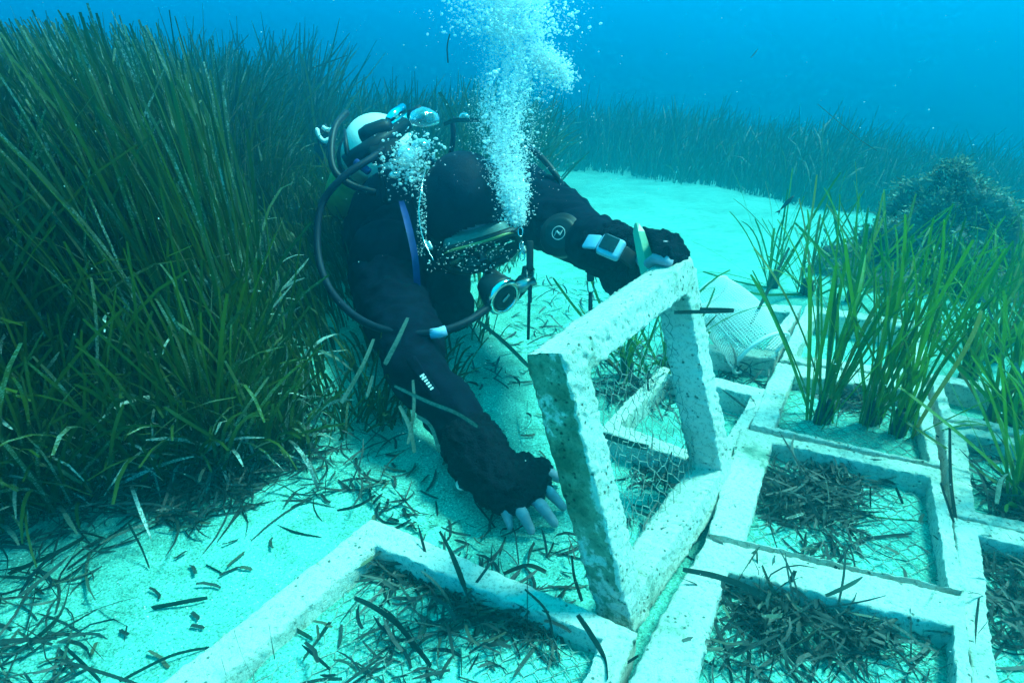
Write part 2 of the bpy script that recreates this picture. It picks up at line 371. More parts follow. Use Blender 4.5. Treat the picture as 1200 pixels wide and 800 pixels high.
# ---------------------------------------------------------------- concrete frames
def ring_mesh(mb, outer, inner, z0, z1, M=None, seg=80, rough=.0014, seed=0, shade_stain=None):
    tone = []
    """cast concrete ring between two quads; each edge worn round"""
    prof = [(0, 0), (0, .12), (0, .24), (0, .36), (0, .48), (0, .6), (0, .72), (0, .82), (0, .91), (.015, .965), (.05, .995)] + [(w / 100, 1) for w in range(13, 94, 8)] + [(.955, .995), (.985, .965), (1, .91)] + [(1, h) for h in (.82, .72, .6, .48, .36, .24, .12, 0)]
    vs = []; P = len(prof); H = z1 - z0
    n = seg * 4
    for i in range(n):
        k = i // seg; q = (i % seg) / seg
        o = lerp(Vector(outer[k]), Vector(outer[(k + 1) % 4]), q); a = lerp(Vector(inner[k]), Vector(inner[(k + 1) % 4]), q)
        for j, (w, h) in enumerate(prof):
            xy = lerp(o, a, w); p = Vector((xy.x, xy.y, z0 + H * h))
            if M is not None: p = M @ p
            s = Vector((seed * 3.1, 0, 0)) + p
            edge = 1.8 if .83 < h < .97 else 1.0
            d = Vector((noise.noise(s * 45), noise.noise(s * 45 + Vector((9, 0, 0))), noise.noise(s * 45 + Vector((0, 9, 0))))) * rough * .9 * edge
            d += Vector((noise.noise(s * 130), noise.noise(s * 130 + Vector((9, 0, 0))), noise.noise(s * 130 + Vector((0, 9, 0))))) * rough * 1.3 * edge
            d += Vector((noise.noise(s * 9), noise.noise(s * 9 + Vector((9, 0, 0))), noise.noise(s * 9 + Vector((0, 9, 0))))) * rough * 1.6
            vs.append(p + d)
            if shade_stain: tone.append(shade_stain(xy, h, w))
    fs = []
    for i in range(n):
        i2 = (i + 1) % n
        for j in range(P):
            j2 = (j + 1) % P
            fs.append((i*P + j, i*P + j2, i2*P + j2, i2*P + j))
    mb.add(vs, fs, tone if tone else .8)
def hexnet(mb, quad, cell, mapf, r=.0007, sag=0.0, jit=.0012, keep=1.0, seed=1):
    rr = random.Random(seed); q = [Vector(p) for p in quad]
    W = ((q[1] - q[0]).length + (q[2] - q[3]).length) / 2; H = ((q[3] - q[0]).length + (q[2] - q[1]).length) / 2
    nx = int(W / cell); ny = int(H / (cell * .78)); V = {}
    def pt(i, j, e):   # node of the honeycomb
        key = (i, j, e)
        if key not in V:
            u = (i + (.5 if j % 2 else 0)) / nx; v = (j + (.17 if e else -.17) + .5) / ny
            u = min(1, max(0, u)); v = min(1, max(0, v))
            p = lerp(lerp(q[0], q[1], u), lerp(q[3], q[2], u), v)
            V[key] = mapf(p, u, v) + Vector((rr.uniform(-1, 1), rr.uniform(-1, 1), rr.uniform(-1, 1))) * jit
        return V[key]
    for j in range(ny):
        for i in range(nx + 1):
            if rr.random() < keep: mb.tube([pt(i, j, 0), pt(i, j, 1)], r, 3, cap=False)
            if j + 1 < ny:
                a = pt(i, j, 1)
                for i2 in ((i, i + 1) if j % 2 else (i - 1, i)):
                    if 0 <= i2 <= nx and rr.random() < keep: mb.tube([a, pt(i2, j + 1, 0)], r, 3, cap=False)
FG = 'concrete frames laid in a grid on the sand'
def flat_frame(outer, inner, top, label, net=None, z0=-.03, seed=0):
    O = [gr(*p, top).xy for p in outer]; I = [gr(*p, top).xy for p in inner]
    c = sum(O, Vector((0, 0))) / 4
    root = empty('concrete_frame', (c.x, c.y, 0), label, 'concrete frame', FG)
    mb = MB(); ring_mesh(mb, O, I, z0, top, seed=seed); mb.build('cast_rim', CONC, root)
    if net:
        nb = MB(); hexnet(nb, I, .021, lambda p, u, v: Vector((p.x, p.y, hz(p.x, p.y) + net * .35 + .004 * nz(p.x, p.y, 0, 9))), seed=seed + 5)
        nb.build('wire_mesh', WIRE, root)
    return O, I
T = .052
HOLES = {}
HOLES['G1'] = flat_frame([(435, 606), (748, 738), (690, 900), (75, 890)], [(441, 640), (706, 748), (655, 862), (196, 852)], T,
    'pale concrete frame half full of dark leaves in the bottom left foreground', net=.004, seed=1)
HOLES['G2'] = flat_frame([(868, 500), (1103, 549), (1131, 693), (828, 624)], [(906, 517), (1090, 559), (1111, 688), (872, 633)], T,
    'concrete frame holding a brown heap of leaf litter beside bare sand and wire', net=.007, seed=2)
HOLES['G3'] = flat_frame([(827, 627), (1131, 697), (1150, 900), (690, 880)], [(852, 668), (1117, 734), (1125, 862), (800, 860)], T + .008,
    'nearest concrete frame at the lower right, filled with a dark leaf tangle', net=.006, seed=3)
HOLES['G4'] = flat_frame([(910, 424), (1086, 446), (1103, 546), (880, 497)], [(930, 440), (1071, 458), (1089, 541), (908, 500)], T - .004,
    'concrete frame with three tall green seagrass clumps growing inside it', net=.004, seed=4)
HOLES['G5'] = flat_frame([(945, 356), (1080, 378), (1085, 443), (914, 421)], [(958, 366), (1068, 384), (1070, 433), (932, 416)], T,
    'concrete frame mostly hidden behind the tall green seagrass clumps', seed=5)
HOLES['G7'] = flat_frame([(775, 428), (900, 456), (846, 553), (702, 503)], [(785, 440), (880, 464), (836, 537), (727, 497)], T - .006,
    'sunken concrete frame seen through the opening of the upright frame', seed=6)
HOLES['G8'] = flat_frame([(830, 352), (940, 358), (908, 420), (790, 408)], [(838, 360), (925, 366), (895, 410), (806, 400)], T - .006,
    'small far concrete frame beside the white netting basket', seed=7)
HOLES['C1'] = flat_frame([(1117, 604), (1290, 646), (1350, 900), (1150, 900)], [(1148, 628), (1270, 660), (1310, 850), (1176, 850)], T,
    'concrete frame under the grass at the lower right corner', net=.006, seed=8)
HOLES['C2'] = flat_frame([(1103, 492), (1250, 526), (1290, 643), (1117, 601)], [(1131, 508), (1235, 534), (1262, 622), (1143, 598)], T - .003,
    'concrete frame among seagrass at the right edge, above the corner one', seed=9)
HOLES['C3'] = flat_frame([(1088, 436), (1225, 462), (1252, 523), (1104, 489)], [(1104, 446), (1212, 470), (1235, 512), (1116, 483)], T - .006,
    'farthest concrete frame of the right column, edge barely showing in grass', seed=10)

# the lifted frame: stands on one edge, tilted back
UP_R = Matrix(((.580, -.258, .773), (.814, .150, -.561), (.029, .955, .297)))
for_c = [UP_R.col[i].normalized() for i in range(3)]
UPM = Matrix((for_c[0], for_c[1], for_c[0].cross(for_c[1]).normalized())).transposed().to_4x4(); UPM.translation = Vector((.154, .612, .020))
UW, UH, UT, UB = .367, .383, .052, .042
def upright():
    root = empty('concrete_frame', (.25, .75, .02), 'rough white concrete frame lifted upright on its edge by the diver', 'concrete frame', 'concrete frame raised on edge')
    O = [(0, UH), (UW, UH), (UW, 0), (0, 0)]; I = [(UB, UH - UB), (UW - UB, UH - UB), (UW - UB, UB + .004), (UB, UB + .004)]
    O = [Vector(p) for p in O][::-1]; I = [Vector(p) for p in I][::-1]
    def shaded_film(xy, h, w):      # shade of the unlit outer side painted in with algal film; film patchy elsewhere
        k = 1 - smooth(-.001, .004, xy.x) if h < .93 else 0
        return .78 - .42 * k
    mb = MB(); ring_mesh(mb, O, I, -UT, 0, M=UPM, seg=170, rough=.0017, seed=12, shade_stain=shaded_film)
    n = len(mb.v) // 17
    # close the back
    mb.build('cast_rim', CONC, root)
    nb = MB()
    def mp(p, u, v):
        s = 4 * u * (1 - u) * v * (1 - v)
        return UPM @ Vector((p.x, p.y, -UT * .75 - .045 * s + .012 * nz(p.x * 9, p.y * 9)))
    hexnet(nb, [(UB, UH - UB), (UW - UB, UH - UB), (UW - UB, UB), (UB, UB)], .020, mp, r=.0006, jit=.003, keep=.93, seed=3)
    nb.build('wire_mesh', WIRE, root)
upright()

# ---------------------------------------------------------------- seagrass meadow (uncountable)
def blade_pts(base, h, az, lean, curl, n, rr):
    """upright blade that leans towards az and bends over more and more"""
    d = Vector((math.cos(az), math.sin(az), 0)); s = Vector((-d.y, d.x, 0)); pts = [base]; th = lean; p = base.copy(); wob = rr.uniform(-.5, .5)
    for i in range(n):
        q = (i + 1) / n
        a = th + curl * q ** 2.2
        p = p + (d * math.sin(a) + Vector((0, 0, 1)) * math.cos(a) + s * wob * .35 * math.sin(q * 3)) * (h / n)
        pts.append(p.copy())
    return pts
def meadow():
    rr = random.Random(3); near = MB(); far = MB(); old = MB()
    # left bank
    cnt = 0
    while cnt < 17000:
        y = .72 + 3.5 * rr.random() ** 1.5; x = rr.uniform(-1.15 * y - .25, .35)
        li = left_in(x, y)
        if li < 0: continue
        # leave room for the diver's body, thin out under it
        if -.46 < x < .0 and 1.15 < y < 2.3 and li < .55 and rr.random() < .80: continue
        low = y < 2.05 and x > -.36 * y
        if low and (rr.random() < .5 or x > -.02 * y): continue
        cnt += 1
        side = smooth(-.30, -.43, x / y)                      # tall on the left, low behind the diver
        H = lerp(.30, .68, side) * smooth(-.05, .22, li) ** .5 * (1 + .28 * nz(x, y, 4, 4.5) + .12 * nz(x, y, 9, 13))
        if y < 2.2: H *= lerp(.30, 1, smooth(-.36, -.44, x / y))
        if low: H = rr.uniform(.10, .19)
        b = Vector((x, y, hz(x, y) - .01))
        for k in range(rr.randint(3, 5)):
            az = rr.gauss(.3, 1.3) if side > .4 else rr.uniform(0, 6.28)
            if y < 2.2 and x / y > -.66: az = rr.gauss(3.1, .5)
            elif y < 1.5 and x / y > -.9: az = rr.gauss(2.4, 1.0)
            h = min(H * rr.uniform(.55, 1.12), rr.uniform(.58, .70))
            lean = abs(rr.gauss(.06, .16)); curl = abs(rr.gauss(.12, .38))
            if rr.random() < .14: curl += rr.uniform(.5, 1.6); h *= .75
            if li < .10: lean += rr.uniform(0, .4); az = rr.gauss(-.9, .9)
            tone = min(1, max(0, rr.gauss(.38, .17)))
            if rr.random() < .10: tone = rr.uniform(.7, 1)
            s = Vector((rr.gauss(1, .6), rr.gauss(0, .6), 0)).normalized()
            bp = blade_pts(b + Vector((rr.uniform(-.02, .02), rr.uniform(-.02, .02), 0)), h, az, lean, curl, 8, rr)
            if y < 1.9 and h > .2 and any(p.x > -.275 * p.y for p in bp[3:]): continue
            near.ribbon(bp, rr.uniform(.0030, .0060), s, tone, tip=.7)
    # old, crusted and broken blades hanging at the front of the bank
    cnt = 0
    while cnt < 620:
        y = .72 + 1.3 * rr.random(); x = rr.uniform(-1.1 * y, 0); li = left_in(x, y)
        if x > -.36 * y and y > 1.05: continue
        if li < -.01 or li > .5: continue
        cnt += 1
        b = Vector((x, y, hz(x, y) + rr.uniform(0, .22) * smooth(0, .35, li)))
        az = rr.gauss(-1.2, 1.1)
        old.ribbon(blade_pts(b, rr.uniform(.05, .22), az, rr.uniform(.1, 1.3), rr.uniform(-.5, 1.6), 6, rr), rr.uniform(.003, .0068), Vector((rr.gauss(1, .5), rr.gauss(0, .6), 0)).normalized(), min(1, max(.25, rr.gauss(.62, .25))))
    # far band
    cnt = 0
    while cnt < 9000:
        y = 2.4 + 8.5 * rr.random() ** 1.1; x = rr.uniform(-.9 * y, 1.05 * y)
        fi = far_in(x, y); li = left_in(x, y) if y < 6.2 else .3
        if x > .3 and fi < 0: continue
        if x <= .3 and (li < 0 or y < 3.3): continue
        cnt += 1
        e = fi if x > .3 else 1
        b = Vector((x, y, hz(x, y) - .01)); H = (.30 + .16 * smooth(0, .5, e)) * (1 + .35 * nz(x, y, 7, 1.4) + .3 * nz(x, y, 2, 5))
        if x / y < -.28: H = .7
        for k in range(6):
            far.ribbon(blade_pts(b + Vector((rr.gauss(0, .04), rr.gauss(0, .04), 0)), H * rr.uniform(.2, 1.35), rr.gauss(.3, 1.2), abs(rr.gauss(0, .25)), abs(rr.gauss(0, .6)), 5, rr), .009, Vector((1, rr.gauss(0, .4), 0)).normalized(), min(1, max(0, rr.gauss(.35, .18))))
    tag(near.build('seagrass_meadow', GRASS), 'dense tall green seagrass bank filling the left side', 'seagrass', kind='stuff')
    tag(old.build('old_seagrass', PALE), 'old pale crusted blades hanging at the foot of the seagrass bank', 'seagrass', kind='stuff')
    tag(far.build('distant_seagrass', GRASS), 'dim distant seagrass beyond the open sand', 'seagrass', kind='stuff')
meadow()

# ---------------------------------------------------------------- leaf litter and dead leaves
def litter(mb, c, rad, n, rr, hmax=.03, L=(.015, .09), tilt=.25, wr=(.0015, .0055)):
    for i in range(n):
        q = rr.uniform(0, 6.28); d = rad * math.sqrt(rr.random()); x = c[0] + math.cos(q) * d; y = c[1] + math.sin(q) * d * (c[3] if len(c) > 3 else 1)
        z = hz(x, y) + c[2] + rr.random() * hmax * (1 - d / rad)
        az = rr.uniform(0, 6.28); l = rr.uniform(*L); up = rr.gauss(0, tilt); bend = rr.gauss(0, .8)
        if l > .07 and rr.random() < .6: l *= .5
        P = [Vector((x, y, max(z, hz(x, y) + .003)))]; a = az
        for k in range(4):
            a += bend / 4; P.append(P[-1] + Vector((math.cos(a) * math.cos(up), math.sin(a) * math.cos(up), math.sin(up))) * (l / 4))
            P[-1].z = max(P[-1].z, hz(P[-1].x, P[-1].y) + .002); up -= abs(up) * .15
        s = Vector((-math.sin(az), math.cos(az), rr.gauss(0, .7))).normalized()
        mb.ribbon(P, rr.uniform(*wr), s, min(1, max(0, rr.gauss(.4, .3))))
def litter_pile(name, label, spots, n, **kw):
    kw['wr'] = (.0015, .0052)
    rr = random.Random(hash(len(label) * 17 + n) % 1000); mb = MB()
    for c, rad, k in spots: litter(mb, c, rad, int(k * 1.1), rr, **kw)
    tag(mb.build(name, DEAD), label, 'leaf litter', kind='stuff')
def g2(px, py, z=0.0): p = gr(px, py, z); return (p.x, p.y, z)
litter_pile('leaf_litter', 'brown heap of dead leaves in the middle frame', [((*g2(945, 590), .8), .07, 420), ((*g2(905, 600), .9), .06, 170), (g2(985, 570), .05, 120), (g2(960, 630), .06, 90)], 2, hmax=.04, tilt=.3)
litter_pile('leaf_litter', 'dark tangle of dead leaves in the nearest right frame', [((*g2(950, 750), .7), .085, 380), (g2(890, 730), .05, 120), (g2(1030, 770), .06, 60), (g2(960, 700), .06, 90), (g2(870, 790), .05, 60)], 3, hmax=.05, tilt=.4, wr=(.003, .007))
litter_pile('leaf_litter', 'dark leaf litter gathered in the bottom left frame', [((*g2(520, 690), .6), .05, 120), ((*g2(575, 715), .6), .06, 190), (g2(480, 680), .04, 70), (g2(620, 745), .045, 110), (g2(520, 770), .08, 90), (g2(430, 770), .06, 30)], 4, hmax=.03, tilt=.3)
litter_pile('leaf_litter', 'dark broken leaves below the seagrass bank on the left', [((*g2(230, 590), .8), .09, 190), ((*g2(260, 560), .6), .10, 160), ((*g2(150, 570), .6), .10, 150), ((*g2(60, 600), .6), .10, 100), (g2(30, 660), .10, 60), (g2(20, 730), .10, 50), (g2(380, 540), .12, 90), (g2(60, 770), .06, 50), (g2(300, 520), .12, 150)], 5, hmax=.05, tilt=.4, L=(.03, .15), wr=(.003, .007))
litter_pile('leaf_litter', 'loose dark leaves on the sand below the diver', [((*g2(470, 590), .6), .07, 20), ((*g2(420, 570), .6), .07, 20), ((*g2(540, 620), .6), .06, 14), (g2(600, 640), .06, 16), (g2(650, 660), .05, 12), (g2(560, 440), .10, 40), (g2(640, 400), .12, 40), (g2(670, 350), .22, 100), (g2(620, 500), .05, 8), (g2(760, 620), .06, 40), (g2(700, 640), .03, 16)], 6, hmax=.03, tilt=.35)
litter_pile('leaf_litter', 'tangled leaf litter behind and inside the upright frame', [((*g2(760, 470), .6), .10, 150), ((*g2(780, 560), .6), .07, 90), (g2(740, 440), .12, 160), (g2(870, 450), .06, 60), (g2(880, 500), .03, 40), (g2(840, 400), .12, 110)], 7, hmax=.08, tilt=.5)
litter_pile('leaf_litter', 'dark litter between the frames of the right column', [(g2(1195, 620), .05, 160), (g2(1215, 700), .07, 260), (g2(1190, 750), .05, 140), (g2(1150, 540), .04, 60), (g2(1000, 480), .05, 120), (g2(1170, 590), .04, 70)], 8, hmax=.05, tilt=.4)
def speckle():
    """grains of shell and grit that catch the light on the sand"""
    rr = random.Random(8); mb = MB()
    for i in range(8000):
        y = .45 + 1.6 * rr.random() ** 1.6; x = rr.uniform(-.8 * y, .8 * y); s = rr.uniform(.0006, .0017); z = hz(x, y)
        p = Vector((x, y, z + s * .4)); a = [Vector((rr.gauss(0, 1), rr.gauss(0, 1), rr.gauss(0, 1))).normalized() * s for _ in range(4)]
        mb.add([p + q for q in a], [(0, 1, 2), (0, 2, 3), (0, 3, 1), (1, 3, 2)])
    mb.sm = False
    tag(mb.build('shell_grit', SHELL), 'tiny pale shell grains strewn over the sand', 'grit', kind='stuff')
speckle()

# single dead leaves that can be pointed at: px path on the ground (with lift z), width, label
def strip_leaf(name, pts, w, label, m, cat='dead leaf', side=None, tone=.4, group=None, keel=.06):
    P = spline(pts, 5); c = P[0].copy(); mb = MB()
    d = (P[-1] - P[0]); side = side or Vector((-d.y, d.x, .3)).normalized()
    mb.ribbon([p - c for p in P], w, side, tone, keel=keel, tip=.8)
    o = mb.build(name, m); o.location = c; return tag(o, label, cat, group)
def gz(px, py, z): p = gr(px, py, z); p.z = z; return p
single = [
 ([(800, 667, .065), (840, 675, .068), (880, 690, .066), (905, 708, .05)], .008, 'long dark leaf lying curved across the concrete corner right of the upright frame'),
 ([(836, 727, .03), (850, 760, .03), (858, 800, .03)], .007, 'thick dark leaf upright against the left bar of the nearest right frame'),
 ([(887, 645, .07), (888, 690, .03)], .006, 'short dark leaf hanging over the nearest right frame, the left one'),
 ([(893, 662, .075), (905, 690, .06), (920, 712, .03)], .006, 'green brown leaf slanting over the bar beside the short hanging leaf'),
 ([(932, 668, .08), (918, 700, .03)], .006, 'stubby dark leaf leaning on the bar, third of three there'),
 ([(1097, 688, .065), (1091, 702, .065)], .005, 'tiny dark leaf scrap lying on the right end of the middle bar'),
 ([(1157, 728, .07), (1146, 742, .06)], .006, 'dark leaf scrap across the gap of the right column'),
 ([(1147, 700, .06), (1141, 760, .05), (1143, 790, .05)], .006, 'dark leaf standing in the gap between the right frames'),
 ([(1113, 500, .07), (1114, 560, .055), (1120, 610, .05)], .006, 'thin dark leaf along the outer edge of the middle frame'),
 ([(1102, 565, .06), (1118, 612, .06)], .005, 'slim leaf lying diagonally on the right bar of the middle frame'),
 ([(1050, 571, .04), (1058, 590, .02)], .005, 'small dark leaf tip poking up by the far bar of the middle frame'),
 ([(1020, 570, .045), (1020, 595, .02)], .006, 'short upright leaf stub at the edge of the leaf heap'),
 ([(1056, 578, .04), (1038, 605, .012)], .005, 'narrow leaf lying on the bare sand of the middle frame'),
 ([(319, 614, .004), (345, 624, .006), (377, 631, .004)], .007, 'dark curved leaf alone on open sand left of the concrete corner'),
 ([(241, 662, .004), (260, 672, .004)], .007, 'short dark leaf piece on the sand below the dark litter'),
 ([(243, 700, .008), (215, 705, .01), (178, 712, .004)], .010, 'flat dark leaf bunch lying left of the bottom left frame'),
 ([(245, 758, .004), (200, 768, .01), (140, 798, .004)], .008, 'long dark leaf at the bottom edge left of the frame'),
 ([(150, 612, .04), (165, 640, .02), (175, 665, .004)], .008, 'dark bent leaf standing in the sand at lower left'),
 ([(98, 630, .004), (60, 650, .02), (10, 672, .004)], .009, 'long dark leaf running to the left border'),
 ([(68, 700, .01), (45, 670, .02), (40, 700, .01), (30, 740, .004)], .007, 'hooked dark leaf at the lower left'),
 ([(85, 665, .06), (70, 720, .03), (20, 765, .004)], .009, 'long dark leaf arching down at the lower left corner'),
 ([(75, 757, .01), (95, 775, .01), (118, 798, .004)], .008, 'dark leaf in the bottom left corner pointing right'),
 ([(339, 733, .03), (366, 748, .03)], .008, 'short stubby leaf lying inside the bottom left frame, leftmost piece'),
 ([(387, 728, .05), (372, 750, .03), (355, 772, .03)], .008, 'dark leaf crossing the stubby piece in the bottom left frame'),
 ([(415, 700, .05), (440, 712, .05), (470, 735, .035), (485, 760, .03)], .008, 'long drooping leaf in the middle of the bottom left frame'),
 ([(456, 720, .04), (478, 745, .04), (505, 780, .03)], .009, 'thick dark leaf below the drooping one'),
 ([(540, 755, .03), (541, 790, .03)], .010, 'broad dark leaf stub at the bottom of the left frame'),
 ([(265, 790, .07), (260, 772, .09)], .008, 'dark leaf stump on the left bar of the bottom left frame'),
 ([(300, 800, .06), (285, 770, .08), (274, 738, .10)], .004, 'thin leaf standing on the left concrete bar'),
 ([(322, 772, .07), (318, 750, .09), (315, 730, .10)], .004, 'thin straight leaf standing further right on the same bar'),
 ([(515, 622, .12), (530, 650, .10), (545, 690, .05), (550, 710, .05)], .007, 'long dark leaf draped down across the rear bar of the bottom left frame'),
 ([(618, 675, .10), (618, 740, .04)], .005, 'straight vertical leaf in front of the rear bar'),
 ([(615, 690, .10), (640, 715, .08), (648, 745, .05)], .004, 'thin arched leaf beside the straight vertical one'),
 ([(677, 720, .085), (692, 742, .07), (708, 770, .055), (712, 795, .055)], .009, 'dark leaf lying over the right corner of the bottom left frame'),
 ([(670, 650, .05), (673, 675, .03), (682, 704, .01)], .009, 'dark leaf leaning at the foot of the upright frame'),
 ([(590, 672, .03), (618, 662, .05), (640, 670, .02)], .006, 'small dark twig like leaf near the rear bar'),
 ([(748, 768, .055), (735, 776, .055)], .007, 'short dark leaf scrap by the foot of the upright frame'),
 ([(500, 620, .01), (440, 580, .02), (420, 560, .01)], .006, 'long dark stem running down the sand below the diver'),
 ([(395, 598, .01), (420, 592, .02), (440, 580, .03)], .005, 'dark straight stem pointing at the diver'),
 ([(560, 376, .10), (590, 400, .06), (620, 430, .01)], .009, 'thick dark leaf arched over the sand under the regulator'),
 ([(860, 688, .06), (890, 640, .06)], .004, 'thin pale stalk on the middle bar'),
 ([(820, 362, .36), (860, 364, .36), (790, 366, .36)], .006, 'dark leaf stuck across the right bar of the upright frame'),
 ([(880, 380, .1), (905, 330, .2), (925, 290, .27)], .007, 'dark green leaf crossing the white netting basket'),
 ([(692, 505, .06), (740, 520, .06), (760, 524, .06)], .010, 'dark flat leaf on the bar seen through the upright frame'),
 ([(615, 500, .01), (618, 470, .03), (617, 515, .01)], .004, 'thin dark stem upright on sand right of the forearm'),
 ([(497, 462, .02), (520, 478, .02), (570, 500, .01)], .006, 'long pale brown leaf on the sand above the glove'),
]
for i, (P, w, lab) in enumerate(single):
    strip_leaf('dead_leaf', [gz(*p) for p in P], w, lab, DEADO)
def scatter_leaves():
    """loose short leaf pieces lying on open sand, shared meshes, told apart only by patch"""
    rr = random.Random(21); me = []
    for k in range(8):
        mb = MB(); l = rr.uniform(.018, .05); a = 0; P = [Vector((-l / 2, 0, .003))]
        for j in range(4): a += rr.gauss(0, .25); P.append(P[-1] + Vector((math.cos(a), math.sin(a), rr.gauss(0, .05))) * (l / 4))
        mb.ribbon(P, rr.uniform(.003, .0055), Vector((0, 1, rr.gauss(0, .12))), .4, keel=.08, tip=.8)
        m = mb.mesh('leaf_piece'); m.materials.append(DEADO); me.append(m)
    zones = [((430, 540, 560, 620), 16, 'small dark leaf piece on the sand beside the gloved hand', 'leaf pieces by the hand'),
             ((600, 400, 660, 560), 10, 'small dark leaf piece on the sand left of the upright frame', 'leaf pieces left of the upright frame'),
             ((40, 600, 320, 790), 24, 'small dark leaf piece on the lower left sand', 'leaf pieces on lower left sand'),
             ((300, 680, 660, 795), 22, 'small dark leaf piece inside the bottom left frame', 'leaf pieces in the bottom left frame'),
             ((860, 700, 1110, 795), 14, 'small dark leaf piece in the nearest right frame', 'leaf pieces in the nearest right frame'),
             ((330, 520, 470, 600), 14, 'small dark leaf piece at the foot of the bank near the elbow', 'leaf pieces near the elbow'),
             ((780, 540, 860, 780), 8, 'small dark leaf scrap on the concrete left bar', 'leaf scraps on the left bar'),
             ((1010, 590, 1100, 680), 8, 'small leaf crumb on the wire and sand of the middle frame', 'leaf crumbs in the middle frame')]
    for (x0, y0, x1, y1), n, lab, grp in zones:
        for k in range(n):
            z = .055 if 'bar' in grp else 0
            p = gr(rr.uniform(x0, x1), rr.uniform(y0, y1), z)
            o = bpy.data.objects.new('leaf_piece', me[rr.randrange(8)]); col.objects.link(o)
            o.location = (p.x, p.y, (hz(p.x, p.y) if z == 0 else z) + .0015 + (.02 if 'frame' in grp and 'upright' not in grp and z == 0 else 0)); o.rotation_euler = (rr.gauss(0, .07), rr.gauss(0, .07), rr.uniform(0, 6.28))
            tag(o, lab, 'leaf piece', grp)
scatter_leaves()

# ---------------------------------------------------------------- transplanted seagrass clumps (each a thing, each blade a part)
def plants():
    rr = random.Random(5); temps = []
    for k in range(14):
        mb = MB(); c = [.05, .1, .2, .35, .5, .9, 1.4, .15, .3, .02, .7, .25, .4, 1.1][k]
        P = blade_pts(Vector((0, 0, 0)), 1.0, 0, .02, c, 12, rr)
        mb.ribbon([Vector((p.x, p.y, p.z)) for p in P], .023, Vector((0, 1, 0)), .5, keel=.08, tip=.65)
        m = mb.mesh('blade'); m.materials.append(PLANT); temps.append(m)
    sheath = MB(); sheath.tube([(0, 0, -.02), (0.002, 0, .02), (0, .001, .05)], [.009, .008, .005], 7)
    shm = sheath.mesh('sheath'); shm.materials.append(DEAD)
    # px, py (base), leaves, height m, spread, lean az, label
    L = [
     (957, 503, 30, .30, .26, 2.4, 'leftmost of the three tall green clumps in the planted frame'),
     (1016, 508, 26, .30, .30, 1.5, 'middle of the three tall green clumps, with a dark base'),
     (1053, 518, 24, .30, .24, .7, 'rightmost of the three tall green clumps, with a dark base'),
     (905, 335, 22, .26, .40, 2.2, 'far seagrass clump just behind the white netting basket'),
     (946, 345, 20, .26, .42, 1.6, 'far seagrass clump right of the netting basket'),
     (1000, 352, 20, .27, .42, 1.2, 'thin far seagrass clump between the basket and the rock'),
     (1040, 380, 20, .27, .38, 1.2, 'far clump behind the rightmost tall clump'),
     (1090, 395, 20, .22, .40, 1.0, 'low clump in front of the mossy rock foot, left side'),
     (1130, 445, 26, .25, .32, 1.4, 'bushy clump right of the column gap, below the rock'),
     (1165, 420, 24, .24, .36, 1.2, 'bushy clump under the right slope of the rock'),
     (1198, 400, 22, .26, .40, 1.8, 'clump at the right border level with the rock foot'),
     (1170, 500, 26, .24, .34, 1.8, 'clump inside the second right hand frame'),
     (1218, 520, 24, .26, .36, 2.2, 'clump cut by the right border above the corner'),
     (1192, 610, 22, .20, .42, 2.2, 'clump nearest the lower right, rising over the corner frame'),
     (1245, 640, 20, .24, .45, 2.6, 'clump mostly outside the right border by the corner frame'),
     (1130, 350, 20, .20, .40, 1.4, 'low clump growing against the mossy rock'),
     (1190, 345, 20, .22, .40, 1.4, 'low clump growing against the right end of the rock'),
     (735, 440, 16, .20, .5, 2.0, 'flattened green clump seen behind the upright frame mesh'),
     (775, 450, 14, .22, .5, 1.2, 'green clump behind the mesh close to the right bar of the upright frame'),
    ]
    for px, py, n, H, spread, laz, lab in L:
        b = gr(px, py, .0); b.z = hz(b.x, b.y); H *= 1.28; n = int(n * (1.6 if px > 1080 else 1.25))
        root = empty('seagrass_plant', b, lab, 'seagrass', 'seagrass clumps planted among the frames')
        for k in range(n):
            o = bpy.data.objects.new('leaf', temps[rr.choice((0, 1, 2, 3, 4, 7, 8, 9, 11, 12)) if rr.random() < .84 else rr.choice((5, 6, 10, 13))]); col.objects.link(o)
            az = rr.uniform(0, 6.28); h = H * rr.uniform(.55, 1.12); q = 0 if rr.random() < .5 else 1
            off = Vector((rr.gauss(0, .010), rr.gauss(0, .010), 0))
            tilt = abs(rr.gauss(0, spread)) * (1.4 if spread > .35 else 1)
            M = Matrix.Translation(b + off) @ Matrix.Rotation(az, 4, 'Z') @ Matrix.Rotation(tilt, 4, 'Y') @ Matrix.Rotation(rr.gauss(0, .9), 4, 'Z') @ Matrix.Diagonal((h, h * (.28 / h) * rr.uniform(.7, 1.1), h, 1))
            o.matrix_world = M; link_child(o, root)
        for k in range(3):
            o = bpy.data.objects.new('sheath', shm)
            col.objects.link(o); o.matrix_world = Matrix.Translation(b + Vector((rr.gauss(0, .009), rr.gauss(0, .009), 0))); link_child(o, root)
plants()

